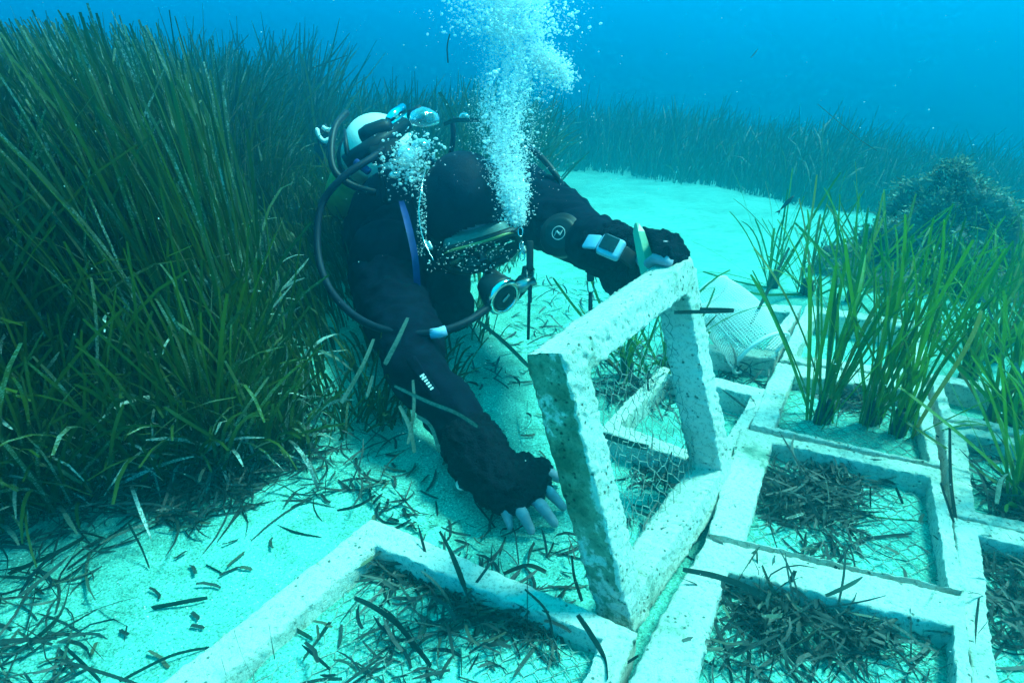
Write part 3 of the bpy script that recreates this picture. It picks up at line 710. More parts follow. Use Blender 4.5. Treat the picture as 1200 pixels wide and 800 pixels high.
# ---------------------------------------------------------------- mossy rock
def rock():
    c = gr(1092, 318); c.z = hz(c.x, c.y); root = empty('mossy_rock', c, 'dark pointed rock covered in algae at the right', 'rock')
    mb = MB(); nu, nv = 72, 44; vs = []; fs = []
    surf = []
    for j in range(nv + 1):
        q = j / nv
        for i in range(nu):
            a = 2 * math.pi * i / nu
            r = .38 * (1 - q) ** 1.0 * (1 + .10 * math.cos(2 * a + .5)); z = .41 * q - .06
            off = Vector((-.02 * q + .04 * (1 - q), .0, 0))
            p = Vector((math.cos(a) * r, math.sin(a) * r * .8, z)) + off
            k = Vector((math.cos(a), math.sin(a), q * 2))
            d = .10 * noise.noise(k * 1.7 + c) + .05 * noise.noise(k * 5) + .025 * noise.noise(k * 12) + .012 * noise.noise(k * 27)
            p += Vector((math.cos(a), math.sin(a), .5)) * d * (1 - .5 * q)
            vs.append(p + c); surf.append((p + c, Vector((math.cos(a), math.sin(a), .6)).normalized()))
    for j in range(nv):
        for i in range(nu): fs.append((j*nu + i, j*nu + (i+1) % nu, (j+1)*nu + (i+1) % nu, (j+1)*nu + i))
    fs.append(tuple(nv*nu + i for i in range(nu))); mb.add(vs, fs); mb.build('rock', ROCKM, root)
    rr = random.Random(4); al = MB()
    for i in range(17000):
        p, n = surf[rr.randrange(len(surf))]; p = p + Vector((rr.gauss(0, .012), rr.gauss(0, .012), rr.gauss(0, .008)))
        d = (n + Vector((rr.gauss(0, .7), rr.gauss(0, .7), rr.gauss(.2, .6)))).normalized() * rr.uniform(.004, .014)
        s = Vector((rr.gauss(0, 1), rr.gauss(0, 1), rr.gauss(0, 1))).normalized()
        al.ribbon([p - d * .3, p + d * .5, p + d + s * .004], rr.uniform(.003, .007), s, rr.random())
    al.build('algae', ALGA, root)['kind'] = 'stuff'
rock()

# ---------------------------------------------------------------- white netting basket behind the upright frame
def basket():
    a = gr(835, 380); a.z = .03
    top = at(832, 345, 1.60); bot = at(885, 405, 1.50)
    root = empty('netting_basket', (bot.x, bot.y, 0), 'white perforated netting basket leaning behind the upright frame', 'basket')
    ax = (top - bot); Ln = ax.length + .03; M = basis(bot - ax.normalized() * .02, ax, cv(1, .3, .3)); r = .060; mb = MB(); st = 0.0056
    nz_ = int(Ln / st); na = int(2 * math.pi * r / st)
    def P(k, j):
        q = 2 * math.pi * k / na; z = j * st; rr_ = r * (1 - .25 * (z / Ln) ** 4) * (1 + .05 * math.sin(3 * q + z * 20))
        return M @ Vector((math.cos(q) * rr_ * 1.15, math.sin(q) * rr_ * .8, z))
    for j in range(0, nz_ + 1): mb.tube([P(k, j) for k in range(na + 1)], .0009, 3, cap=False)
    for k in range(na): mb.tube([P(k, j) for j in range(0, nz_ + 1, 2)], .0009, 3, cap=False)
    mb.build('netting', NETM, root)
    rim = MB(); rim.tube([P(k, nz_) for k in range(na + 1)], .004, 8); rim.build('rim', NETM, root)
    rim = MB(); rim.tube([P(k, 0) for k in range(na + 1)], .004, 8); rim.build('rim', NETM, root)
    seam = MB(); seam.tube([P(int(na * .30), j) for j in range(nz_ + 1)], .0035, 6); seam.build('seam', NETM, root)
basket()

# ---------------------------------------------------------------- diver
def capsule(bm, a, b, ra, rb, n=14):
    d = b - a; L = d.length; M = basis(a, d if L > 1e-6 else Vector((0, 0, 1)))
    prof = [(ra * math.cos(q), ra * math.sin(q)) for q in [R(-88), R(-65), R(-40), R(-18), 0]] + [(rb * math.cos(q), L + rb * math.sin(q)) for q in [0, R(18), R(40), R(65), R(88)]]
    rings = []
    for r, h in prof: rings.append([bm.verts.new(M @ Vector((r * math.cos(2*math.pi*k/n), r * math.sin(2*math.pi*k/n), h))) for k in range(n)])
    for i in range(len(rings) - 1):
        for k in range(n): bm.faces.new((rings[i][k], rings[i][(k+1) % n], rings[i+1][(k+1) % n], rings[i+1][k]))
    bm.faces.new(rings[0][::-1]); bm.faces.new(rings[-1])
def ellipsoid(bm, c, ax, rad, seg=20):
    M = Matrix((ax[0] * rad[0], ax[1] * rad[1], ax[2] * rad[2])).transposed().to_4x4(); M.translation = c
    bmesh.ops.create_uvsphere(bm, u_segments=seg, v_segments=seg // 2 + 2, radius=1, matrix=M)
def chain(bm, pts):
    for (a, ra), (b, rb) in zip(pts, pts[1:]): capsule(bm, a, b, ra, rb)
def skinned(name, bm, mat_, parent, voxel, smooth_it=6, disp=None, cut=None):
    me = bpy.data.meshes.new(name); bmesh.ops.recalc_face_normals(bm, faces=bm.faces[:]); bm.to_mesh(me); bm.free()
    o = bpy.data.objects.new(name, me); col.objects.link(o)
    m = o.modifiers.new('r', 'REMESH'); m.mode = 'VOXEL'; m.voxel_size = voxel; m.use_smooth_shade = True
    s = o.modifiers.new('s', 'SMOOTH'); s.iterations = smooth_it; s.factor = .6
    bpy.context.view_layer.update(); dg = bpy.context.evaluated_depsgraph_get()
    m2 = bpy.data.meshes.new_from_object(o.evaluated_get(dg)); m2.name = name
    o.modifiers.clear(); o.data = m2; bpy.data.meshes.remove(me); m2.materials.clear(); m2.materials.append(mat_)
    if disp:
        nn = [v.normal.copy() for v in m2.vertices]
        for v, n in zip(m2.vertices, nn): v.co = v.co + n * disp(v.co)
    if cut:
        b = bmesh.new(); b.from_mesh(m2); bmesh.ops.delete(b, geom=[f for f in b.faces if cut(f.calc_center_median())], context='FACES'); b.to_mesh(m2); b.free()
    m2.polygons.foreach_set('use_smooth', [True] * len(m2.polygons)); m2.update()
    link_child(o, parent); return o
def V(*a): return Vector(a)
H = at(548, 244, 1.52)
HU = cv(-.12, .46, .88).normalized(); HF = cv(.28, -.90, .40); HF = (HF - HU * HF.dot(HU)).normalized(); HL = HF.cross(HU).normalized()
if HL.x < 0: HL = -HL
NECK = at(520, 285, 1.64); CH = at(488, 292, 1.72); CH2 = at(498, 345, 1.60); BE = at(465, 285, 2.0); PE = at(450, 275, 2.28)
S1 = at(452, 318, 1.56); E1 = at(488, 432, 1.27); W1 = gr(570, 545, .055)
S2 = at(608, 232, 1.64); E2 = at(668, 272, 1.42); W2 = at(724, 300, 1.17)
HP = [(at(430, 300, 2.30), .10), (at(395, 330, 2.68), .075), (at(378, 235, 2.9), .055), (at(372, 190, 2.95), .04)]
HQ = [(at(480, 290, 2.34), .10), (at(470, 330, 2.72), .075), (at(450, 280, 3.0), .055), (at(440, 250, 3.05), .04)]
dv = empty('person', (PE.x, PE.y, hz(PE.x, PE.y)), 'scuba diver in black suit crouched head down, one hand flat on the sand', 'person')
body = bmesh.new()
ellipsoid(body, H, (HL, HF, HU), (.086, .100, .122)); ellipsoid(body, H + HF * .055 - HU * .06, (HL, HF, HU), (.060, .058, .068))
capsule(body, H + HF * .095 - HU * .005, H + HF * .112 - HU * .035, .008, .013)                                    # nose
capsule(body, H + HF * .088 - HU * .068 - HL * .016, H + HF * .088 - HU * .068 + HL * .016, .009, .009)           # lips
for s in (-1, 1): ellipsoid(body, H + HL * .076 * s - HU * .02, (HL, HF, HU), (.010, .020, .030))                 # ears
chain(body, [(H - HU * .05, .055), (NECK, .055), (CH, .11), (BE, .11), (PE, .11)]); chain(body, [(CH, .10), (CH2, .08)])
chain(body, [(CH, .08), (S1, .06), (E1, .045), (W1, .028)]); chain(body, [(CH, .08), (S2, .06), (E2, .042), (W2, .027)])
chain(body, [(PE, .10)] + [(p, r * .75) for p, r in HP]); chain(body, [(PE, .10)] + [(p, r * .75) for p, r in HQ])
# hand on the sand: palm down, four fingers fanned out, thumb tucked beside the index
K = [gr(588, 590, .028), gr(603, 585, .034), gr(618, 577, .036), gr(630, 566, .034)]
for k in K: capsule(body, W1, k, .022, .012)
TIPS = [(gr(592, 598, .025), gr(598, 617, .006)), (gr(612, 601, .029), gr(623, 622, .005)), (gr(634, 592, .031), gr(650, 613, .005)), (gr(645, 577, .028), gr(660, 594, .006))]
for k, (m, t), r in zip(K, TIPS, (.0090, .0100, .0104, .0098)): chain(body, [(k, r * 1.15), (lerp(k, m, .6), r * .95), (m, r * 1.08), (lerp(m, t, .55), r * .88), (t, r * .80)])
TH1 = [gr(575, 600, .030), gr(556, 606, .018), gr(548, 612, .010)]
chain(body, [(W1 + V(0, -.01, -.005), .018), (gr(640, 552, .028), .011), (gr(655, 560, .014), .0095)])
# hand behind the top of the upright frame
TR = UPM @ Vector((UW - .02, UH, -UT * .5))
PL = at(752, 296, 1.12)
chain(body, [(W2, .027), (PL, .020)])
FT = []
KN = [at(764, 280, 1.10), at(772, 283, 1.09), at(781, 290, 1.08), at(789, 297, 1.08)]
MD = [at(776, 279, 1.05), at(785, 284, 1.045), at(793, 291, 1.04), at(797, 299, 1.05)]
TPS = [at(772, 292, 1.01), at(781, 297, 1.00), at(789, 302, 1.00), at(794, 308, 1.01)]
for k, m, t, r in zip(KN, MD, TPS, (.0080, .0085, .008, .0075)): chain(body, [(PL, .014), (k, .0095), (m, r), (t, r * .85)])
chain(body, [(PL, .016), (at(757, 312, 1.06), .011), (at(768, 303, 1.01), .0085), (at(784, 308, .995), .0080)])    # thumb
skinned('body', body, SKIN, dv, .0042, 5)

suit = bmesh.new()
chain(suit, [(NECK, .085), (CH, .160), (BE, .155), (PE, .145)]); chain(suit, [(CH, .15), (CH2, .105), (at(527, 362, 1.53), .062)]); chain(suit, [(CH, .12), (S2, .088)])
chain(suit, [(CH, .13), (S1, .094), (E1, .064), (lerp(E1, W1, .5), .053), (lerp(E1, W1, .93), .044)])
chain(suit, [(S2, .092), (lerp(S2, E2, .5), .086), (E2, .072), (lerp(E2, W2, .5), .060), (lerp(E2, W2, .92), .046)])
for Q in (HP, HQ): chain(suit, [(PE, .13)] + Q[:3] + [(lerp(Q[2][0], Q[3][0], .8), .045)])
def wrinkle(co):
    a = noise.noise(co * 9) * .011 + abs(noise.noise(co * 19 + V(3, 1, 0))) * -.015 + abs(noise.noise(co * 34 + V(7, 2, 0))) * -.006 + noise.noise(co * 60) * .0015
    return a
skinned('dry_suit', suit, SUIT, dv, .009, 5, wrinkle)
hood = bmesh.new()
ellipsoid(hood, H, (HL, HF, HU), (.104, .112, .138), 28); ellipsoid(hood, H + HF * .03 - HU * .07, (HL, HF, HU), (.082, .072, .085)); chain(hood, [(H - HU * .06, .082), (NECK, .088)])
def face_hole(c):
    d = c - (H + HF * .05 - HU * .03); x = d.dot(HL); z = d.dot(HU); return (c - H).dot(HF) > .035 and (x / .078) ** 2 + (z / .088) ** 2 < 1
skinned('hood', hood, HOODM, dv, .006, 6, lambda c: noise.noise(c * 14) * .003 + noise.noise(c * 40) * .0012, face_hole)
for s in (-1, 1):
    ey = MB(); ey.lathe([(.001, -.011), (.007, -.009), (.011, 0), (.007, .009), (.001, .011)], basis(H + HF * .082 + HL * .031 * s + HU * .008, HF), 12); ey.build('eye', mat('eye_white' if s < 0 else 'eye_white_b', (.5, .5, .48), .2), dv)
# gloves with ragged cut finger ends
g1 = bmesh.new(); WF = lerp(E1, W1, .80)
chain(g1, [(WF, .055), (W1, .050), (lerp(W1, K[1], .6), .046)])
for k, (m, t) in zip(K, TIPS): chain(g1, [(W1, .040), (k + V(0, 0, .004), .023), (lerp(k, m, .35), .017)])
capsule(g1, W1, gr(634, 550, .03), .035, .018)
ragged = lambda c: noise.noise(c * 30) * .008 + noise.noise(c * 85) * .006 + noise.noise(c * 190) * .003
skinned('glove', g1, GLOVE, dv, .0042, 3, ragged)
g2_ = bmesh.new(); chain(g2_, [(lerp(E2, W2, .80), .052), (W2, .047), (PL, .040)])
for k, m in zip(KN, MD): chain(g2_, [(PL, .026), (k, .016), (m, .0135), (TPS[KN.index(k)], .0120)])
chain(g2_, [(PL, .034), (at(740, 322, 1.14), .030), (at(722, 325, 1.18), .028)])
skinned('glove', g2_, GLOVE, dv, .0042, 3, ragged)
cuff = MB()
for a in (-1, 1):
    P = [W2 + cv(-.05 + .012 * math.cos(q), .0 + .05 * math.sin(q), .05 * math.cos(q)) for q in [i * .45 for i in range(15)]]
# emblem and valve disc on the raised upper arm
def disc_on(c, n, r, name, m, par, h=.004, prof=None, nn=32):
    mb = MB(); mb.lathe(prof or [(r, 0), (r, h * .6), (r * .94, h), (r * .5, h * 1.05), (.0005, h * 1.05)], basis(c, n), nn); return mb.build(name, m, par)
AN = (cv(-.40, .10, 1)).normalized(); AC = at(657, 275, 1.29)
vd = disc_on(AC, AN, .034, 'dump_valve', RUBBER, dv, .016, [(.042, -.02), (.042, .0), (.040, .004), (.034, .005), (.031, .010), (.026, .012), (.0005, .0125)])
MA = basis(AC + AN * .0135, AN, cv(1, .1, 0))
lg = MB(); lg.tube([MA @ V(.0125 * math.cos(q), .0125 * math.sin(q), 0) for q in [i * math.pi / 16 for i in range(33)]], .0008, 5, cap=False)
lg.build('emblem_ring', GREYP, vd) if False else None
o = lg.build('emblem_ring', GREYP); link_child(o, vd)
zz = MB(); zz.tube([MA @ V(*p, 0) for p in [(-.0085, -.004), (-.0035, .004), (.001, .0), (.001, -.003)]], [.0006, .0014, .0014, .0008], 5)
zz.tube([MA @ V(*p, 0) for p in [(-.002, .0055), (-.001, .001), (.0025, -.0045), (.0085, .004)]], [.0008, .0016, .0014, .0006], 5)
o = zz.build('emblem_letter', GREYP); link_child(o, vd)
# white lettering blocks printed down the other sleeve
SA = at(486, 428, 1.27 - .080); SB = at(506, 455, 1.22 - .074)
pr = MB(); nrm = cv(.05, .3, 1).normalized()
for i in range(10):
    c = lerp(SA, SB, i / 9); M = basis(c, nrm, (SB - SA))
    pr.box(M @ Matrix.Translation((0, 0, 0)), .0028, .0062 if i not in (4, 5) else .0085, .0012)
pr.box(basis(lerp(SA, SB, .48), nrm, (SB - SA) + cv(0, .02, 0)), .006, .002, .0014)
pr.sm = False; pr.build('sleeve_print', WHITE, dv)
base = MB(); base.box(basis(lerp(SA, SB, .5) - nrm * .012, nrm, (SB - SA)), (SB - SA).length + .02, .018, .02, .003); base.build('print_patch', SUIT, dv)

# buoyancy vest with straps
vest = bmesh.new(); SC = CH + cv(0, .05, .02)
chain(vest, [(CH + V(-.04, .05, .07), .13), (BE + V(0, 0, .05), .13)]); chain(vest, [(S1 + cv(.01, .03, .02), .085), (CH2 + cv(-.03, -.02, .02), .085)])
skinned('buoyancy_vest', vest, SUIT, dv, .009, 6, lambda c: noise.noise(c * 7) * .014 + noise.noise(c * 25) * .003)
st = MB()
def strap(mb, pts, w, side, t=.003):
    P = spline(pts, 5)
    mb.ribbon([p for p in P], w, side, .5, keel=.12, tip=1)
strap(st, [at(470, 235, 1.46), at(478, 262, 1.40), at(486, 300, 1.38), at(489, 335, 1.40)], .014, cv(1, .1, 0)); st.build('blue_strap', BLUE, dv)

# ---- mask
mk = H + HF * .136 + HU * .004
mask = empty('diving_mask', mk, 'black diving mask with olive trim on the bowed face', 'diving mask')
def oval(a, b, q, sq=.75):
    c, s = math.cos(q), math.sin(q); return math.copysign(abs(c) ** sq, c) * a, math.copysign(abs(s) ** sq, s) * b
fr = MB()
fr.tube([mk + HL * oval(.086, .046, q)[0] + HU * oval(.086, .046, q)[1] - HF * (.020 * abs(math.cos(q)) ** 2) for q in [i * math.pi / 20 for i in range(41)]], .0095, 8, cap=False); fr.build('frame', RUBBER, mask)
fr = MB(); fr.tube([mk + HF * .007 + HL * oval(.084, .046, q)[0] + HU * (oval(.084, .046, q)[1] + .006) - HF * (.020 * abs(math.cos(q)) ** 2) for q in [i * math.pi / 20 for i in range(1, 20)]], .0032, 6); fr.build('trim', OLIVE, mask)
sk = MB(); P1 = []; n = 40
vs = []; fs = []
for j, (s_, d_) in enumerate(((1, 0), (.96, -.022), (.86, -.045), (.92, -.058))):
    for i in range(n):
        a, b = oval(.080 * s_, .042 * s_, 2 * math.pi * i / n); vs.append(mk + HL * a + HU * b + HF * (d_ - .018 * abs(math.cos(2 * math.pi * i / n)) ** 2))
for j in range(3):
    for i in range(n): fs.append((j*n + i, j*n + (i+1) % n, (j+1)*n + (i+1) % n, (j+1)*n + i))
sk.add(vs, fs); sk.build('skirt', SKIRT, mask)
for s in (-1, 1):
    ln = MB(); c = mk + HL * .039 * s - HF * .006; vs = [c + HL * oval(.036, .036, 2*math.pi*i/24)[0] + HU * oval(.036, .036, 2*math.pi*i/24)[1] for i in range(24)]
    vs += [v - HF * .004 for v in vs]; ln.add(vs, [tuple(range(24)), tuple(range(47, 23, -1))] + [(i, (i+1) % 24, 24 + (i+1) % 24, 24 + i) for i in range(24)]); ln.build('lens', GLASS, mask)
sp_ = MB(); P = [H + HL * (.109 * math.cos(q)) + HF * (.117 * math.sin(q)) + HU * (.012) for q in [R(35 - 250 * i / 30) for i in range(31)]]
sp_.ribbon(P, .020, HU, .5, tip=1); sp_.build('strap', RUBBER, mask)
bk = MB(); bk.tube(spline([at(499, 196, 1.47), at(494, 222, 1.43), at(491, 250, 1.41), at(496, 280, 1.40), at(508, 305, 1.38)], 5), .0016, 6); bk.build('strap_edge', CHROME, mask)
for s, (px, py) in ((-1, (503, 288)), (1, (613, 292))):
    b_ = MB(); b_.box(basis(at(px, py, 1.40), cv(0, .2, 1), cv(.5, -1, 0)), .022, .012, .008, .003); b_.build('buckle', STEEL, mask)

# ---- regulator (held in the mouth) with its hoses
RG = at(589, 347, 1.34); RN = cv(.75, -.62, .75).normalized(); MR = basis(RG, RN, cv(1, 0, 0))
reg = empty('regulator', RG, 'regulator with shiny chrome front cover held in the diver\'s mouth', 'regulator')
b_ = MB(); b_.lathe([(.012, -.062), (.022, -.055), (.030, -.035), (.036, -.02), (.038, -.008), (.037, .0)], MR, 28); b_.build('case', RUBBER, reg)
b_ = MB(); b_.lathe([(.0375, -.001), (.039, .003), (.037, .008), (.030, .011), (.027, .008), (.0265, .004)], MR, 32); b_.build('cover_ring', CHROME, reg)
b_ = MB(); b_.lathe([(.0262, .003), (.026, .007), (.020, .011), (.014, .010), (.0005, .010)], MR, 28); b_.build('purge_button', RUBBER, reg)
b_ = MB(); b_.box(MR @ Matrix.Translation((0, .002, .012)) @ Matrix.Rotation(R(35), 4, 'Z'), .020, .006, .003, .002); b_.build('badge', STEEL, reg)
b_ = MB(); b_.tube([RG + cv(.01, .02, -.03), lerp(RG, H + HF * .1 - HU * .07, .6), H + HF * .092 - HU * .068], [.018, .014, .015], 12); b_.build('mouthpiece', RUBBER, reg)
b_ = MB(); b_.tube(spline([RG + cv(.01, -.005, -.045), RG + cv(.045, .035, -.04), RG + cv(.052, .06, -.045)]), [.016] * 7 + [.013] * 6, 12); b_.build('exhaust_tee', RUBBER, reg)
b_ = MB(); b_.tube([RG + cv(.030, .018, -.02), RG + cv(.062, .034, -.03)], [.013, .012], 14); b_.build('adjustment_knob', STEEL, reg)
hs = [at(476, 152, 1.60), at(440, 182, 1.46), at(404, 206, 1.42), at(377, 240, 1.42), at(372, 290, 1.40), at(383, 332, 1.36), at(408, 364, 1.32), at(440, 383, 1.29), at(478, 391, 1.27), at(512, 389, 1.26), at(545, 378, 1.28), at(570, 362, 1.32), RG + cv(-.01, 0, -.03)]
b_ = MB(); b_.tube(spline(hs, 6), .0076, 10); ho = b_.build('hose', HOSE, reg)
b_ = MB(); b_.tube([at(505, 391, 1.262), at(514, 390, 1.26), at(523, 387, 1.262)], .0098, 12); b_.build('hose_sleeve', SLEEVE, reg)

# ---- scuba tank on the back
TA = at(452, 158, 1.66); TB = at(412, 232, 2.16); TX = (TA - TB).normalized()
tank = empty('scuba_tank', (TB.x, TB.y, TB.z), 'scuba tank with white shoulder and yellow barrel on the diver\'s back', 'scuba tank')
TM = basis(TB, TX, cv(1, 0, 0)); TL = (TA - TB).length; r = .086
b_ = MB(); b_.lathe([(r * .6, -.01), (r * .95, 0), (r, .03), (r, TL - .16)], TM, 40); b_.build('barrel', TANKG, tank)
b_ = MB(); b_.lathe([(r * 1.004, TL - .16)] + [(r * 1.004, TL - .095)] + [(.004 + r * math.cos(q), TL - .095 + .066 * math.sin(q)) for q in [R(8 * i) for i in range(1, 11)]] + [(.020, TL - .026), (.018, TL + .005)], TM, 40); b_.build('shoulder', TANKW, tank)
b_ = MB(); b_.lathe([(r + .001, TL - .20), (r + .006, TL - .198), (r + .006, TL - .165), (r + .001, TL - .163)], TM, 40); b_.build('cam_band', RUBBER, tank)
VB = TM @ V(0, 0, TL)
b_ = MB(); b_.tube([VB - TX * .01, VB + TX * .04], [.018, .016], 14); b_.tube([VB + TX * .028, VB + TX * .028 + cv(.055, .028, .01)], [.014, .013], 12); b_.build('valve', CHROME, tank)
b_ = MB(); b_.tube([VB + TX * .028 + cv(.055, .028, .01), VB + TX * .028 + cv(.085, .042, .012)], [.017, .018], 14); b_.build('valve_knob', RUBBER, tank)
fs1 = empty('first_stage', at(450, 160, 1.56), 'black first stage regulator and rubber cap clamped over the white tank shoulder', 'regulator')
b_ = MB(); b_.tube([at(424, 160, 1.52), at(432, 157, 1.515), at(452, 150, 1.52), at(458, 148, 1.525)], [.016, .021, .021, .015], 16); b_.build('cap', RUBBER, fs1)
b_ = MB(); b_.tube([at(404, 190, 1.50), at(440, 170, 1.50), at(476, 146, 1.56)], [.015, .020, .017], 12); b_.build('yoke_bar', RUBBER, fs1)
b_ = MB(); b_.box(basis(at(452, 178, 1.50), cv(.1, .3, 1), cv(1, .5, 0)), .075, .038, .035, .008); b_.build('turret_block', RUBBER, fs1)
for k, P in enumerate(([(462, 190, 1.48), (470, 205, 1.47), (482, 222, 1.48), (490, 245, 1.50)], [(446, 196, 1.48), (448, 214, 1.49), (452, 236, 1.52)], [(478, 170, 1.50), (496, 182, 1.50), (512, 196, 1.54)])):
    b_ = MB(); b_.tube(spline([at(*p) for p in P], 5), .0066, 8); b_.build('low_pressure_hose', RUBBER, fs1)
b_ = MB(); b_.tube([at(408, 186, 1.49), at(405, 166, 1.50), at(404, 152, 1.52)], [.006, .0055, .003], 8); b_.build('port_plug', RUBBER, fs1)
b_ = MB(); b_.tube([at(417, 190, 1.47), at(432, 201, 1.46)], .0085, 10); b_.build('blue_fitting', BLUE, fs1)
b_ = MB(); b_.tube([at(455, 140, 1.56), at(462, 134, 1.58), at(472, 126, 1.62)], [.008, .012, .010], 10); b_.build('chrome_fitting', CHROME, fs1)
b_ = MB(); b_.tube(spline([at(406, 132, 1.72), at(393, 148, 1.66), at(388, 175, 1.62), at(392, 200, 1.60), at(410, 216, 1.60), at(440, 226, 1.62)], 6), .0085, 10); b_.build('looped_hose', RUBBER, fs1)
def hose(name, pts, r, m, label, cat='hose'):
    P = spline(pts, 6); c = P[0].copy(); mb = MB(); mb.tube([p - c for p in P], r, 9); o = mb.build(name, m); o.location = c; return tag(o, label, cat)
hose('hose', [at(530, 138, 1.62), at(531, 160, 1.62), at(528, 180, 1.64), at(520, 200, 1.68)], .0062, HOSE, 'short dark blue hose rising behind the hood beside the big bubble')
hose('hose', [at(620, 172, 1.56), at(636, 186, 1.52), at(652, 206, 1.50), at(664, 230, 1.52), at(668, 255, 1.55)], .0068, RUBBER, 'black inflator hose arching over the diver\'s far shoulder')
# webbing, clips and rods hanging from the chest
def hanger(px, y0, y1, y2, d, label):
    root = empty('hanging_strap', at(px, y0, d), label, 'strap'); b_ = MB(); b_.box(basis(at(px, (y0 + y1) / 2, d), cv(0, 0, 1), cv(1, 0, 0)), .014, (y1 - y0) / 800 * d, .006, .002); b_.build('webbing', RUBBER, root)
    b_ = MB(); b_.tube([at(px - 4, y1, d), at(px - 3, y1 + 10, d), at(px, y1 + 16, d), at(px + 4, y1 + 10, d), at(px + 4, y1, d)], .0016, 6); b_.build('clip', STEEL, root)
    b_ = MB(); b_.tube([at(px, y1 + 12, d), at(px, y1 + 38, d), at(px - 1, y1 + 39, d), at(px - 2, y2, d)], [.0042, .0042, .0034, .003], 8); b_.build('rod', RUBBER, root)
hanger(621, 282, 316, 398, 1.36, 'black strap with metal clip and thin rod hanging by the regulator'); hanger(692, 318, 330, 364, 1.30, 'short black strap end hanging under the raised forearm')
ch = empty('clip_chain', at(612, 250, 1.36), 'small steel snap rings hanging beside the mask', 'clip')
for i, (px, py) in enumerate(((612, 256), (610, 272), (611, 288), (612, 300))):
    b_ = MB(); M = basis(at(px, py, 1.36), cv(.3 if i % 2 else -.9, 0, 1), cv(0, 1, 0)); b_.tube([M @ V(.009 * math.cos(q), .005 * math.sin(q), 0) for q in [k * math.pi / 8 for k in range(17)]], .0014, 6, cap=False); b_.build('snap_ring', CHROME, ch)

# ---- wrist computer
WC = at(716, 290, 1.085); WM = basis(WC, cv(-.15, .35, 1), cv(.62, -.35, 0))
wc = empty('dive_computer', WC, 'dive computer with pale blue case strapped to the raised wrist', 'dive computer')
b_ = MB(); b_.box(WM, .040, .036, .014, .004); b_.build('case', CASE, wc)
b_ = MB(); b_.box(WM @ Matrix.Translation((-.004, .002, .0086)), .026, .026, .002, .0008); b_.build('screen', SCREEN, wc)
b_ = MB(); b_.box(WM @ Matrix.Translation((.031, 0, -.008)) @ Matrix.Rotation(R(35), 4, 'Y'), .028, .026, .005, .002); b_.build('wrist_strap', RUBBER, wc); b_ = MB(); b_.box(WM @ Matrix.Translation((-.034, 0, -.008)) @ Matrix.Rotation(R(-35), 4, 'Y'), .030, .026, .005, .002); b_.build('wrist_strap', CASE, wc)

# ---- green stake held in that hand
SA_, SB_ = at(763, 330, 1.035), at(746, 262, 1.06); sd = cv(1, .1, .3).normalized(); ax = (SB_ - SA_).normalized()
b_ = MB(); P = [SA_, lerp(SA_, SB_, .5), lerp(SA_, SB_, .85), SB_]; Wd = [.026, .023, .018, .007]; vs = []; fs = []
nn = sd.cross(ax).normalized()
for p, w in zip(P, Wd): vs += [p - SA_ - sd * w / 2, p - SA_ + nn * .005, p - SA_ + sd * w / 2, p - SA_ - nn * .002]
for i in range(3):
    for k in range(4): fs.append((i*4 + k, i*4 + (k+1) % 4, (i+1)*4 + (k+1) % 4, (i+1)*4 + k))
fs += [(3, 2, 1, 0), (12, 13, 14, 15)]; b_.add(vs, fs); b_.sm = False
o = b_.build('plastic_stake', STAKE); o.location = SA_; tag(o, 'pointed green plastic stake held upright in the gloved hand', 'stake')

# ---- raised fin behind, dark with pale pattern
FN = at(379, 166, 2.62); fin = empty('swim_fin', FN, 'dark swim fin with a white patterned tip behind the tank', 'swim fin')
b_ = MB(); b_.box(basis(at(382, 205, 2.66), cv(-.2, 0, 1), cv(1, .1, 0)), .075, .26, .014, .006); b_.build('blade', RUBBER, fin)
b_ = MB(); b_.tube(spline([at(371, 150, 2.60), at(374, 160, 2.60), at(381, 166, 2.60), at(388, 160, 2.60)], 4), [.004] + [.009] * 10 + [.004] * 2, 8); b_.build('white_stripe', WHITE, fin)
b_ = MB(); b_.tube(spline([at(378, 149, 2.60), at(383, 152, 2.60), at(389, 152, 2.60)], 4), .008, 8); b_.build('white_stripe', WHITE, fin)
b_ = MB(); b_.tube([at(384, 235, 2.75), at(383, 215, 2.7), at(382, 195, 2.66)], [.045, .05, .03], 14); b_.build('foot_pocket', RUBBER, fin)
b_ = MB(); b_.box(basis(at(378, 158, 2.62), cv(-.2, 0, 1), cv(1, .3, 0)), .055, .075, .012, .005); b_.build('tip', RUBBER, fin)

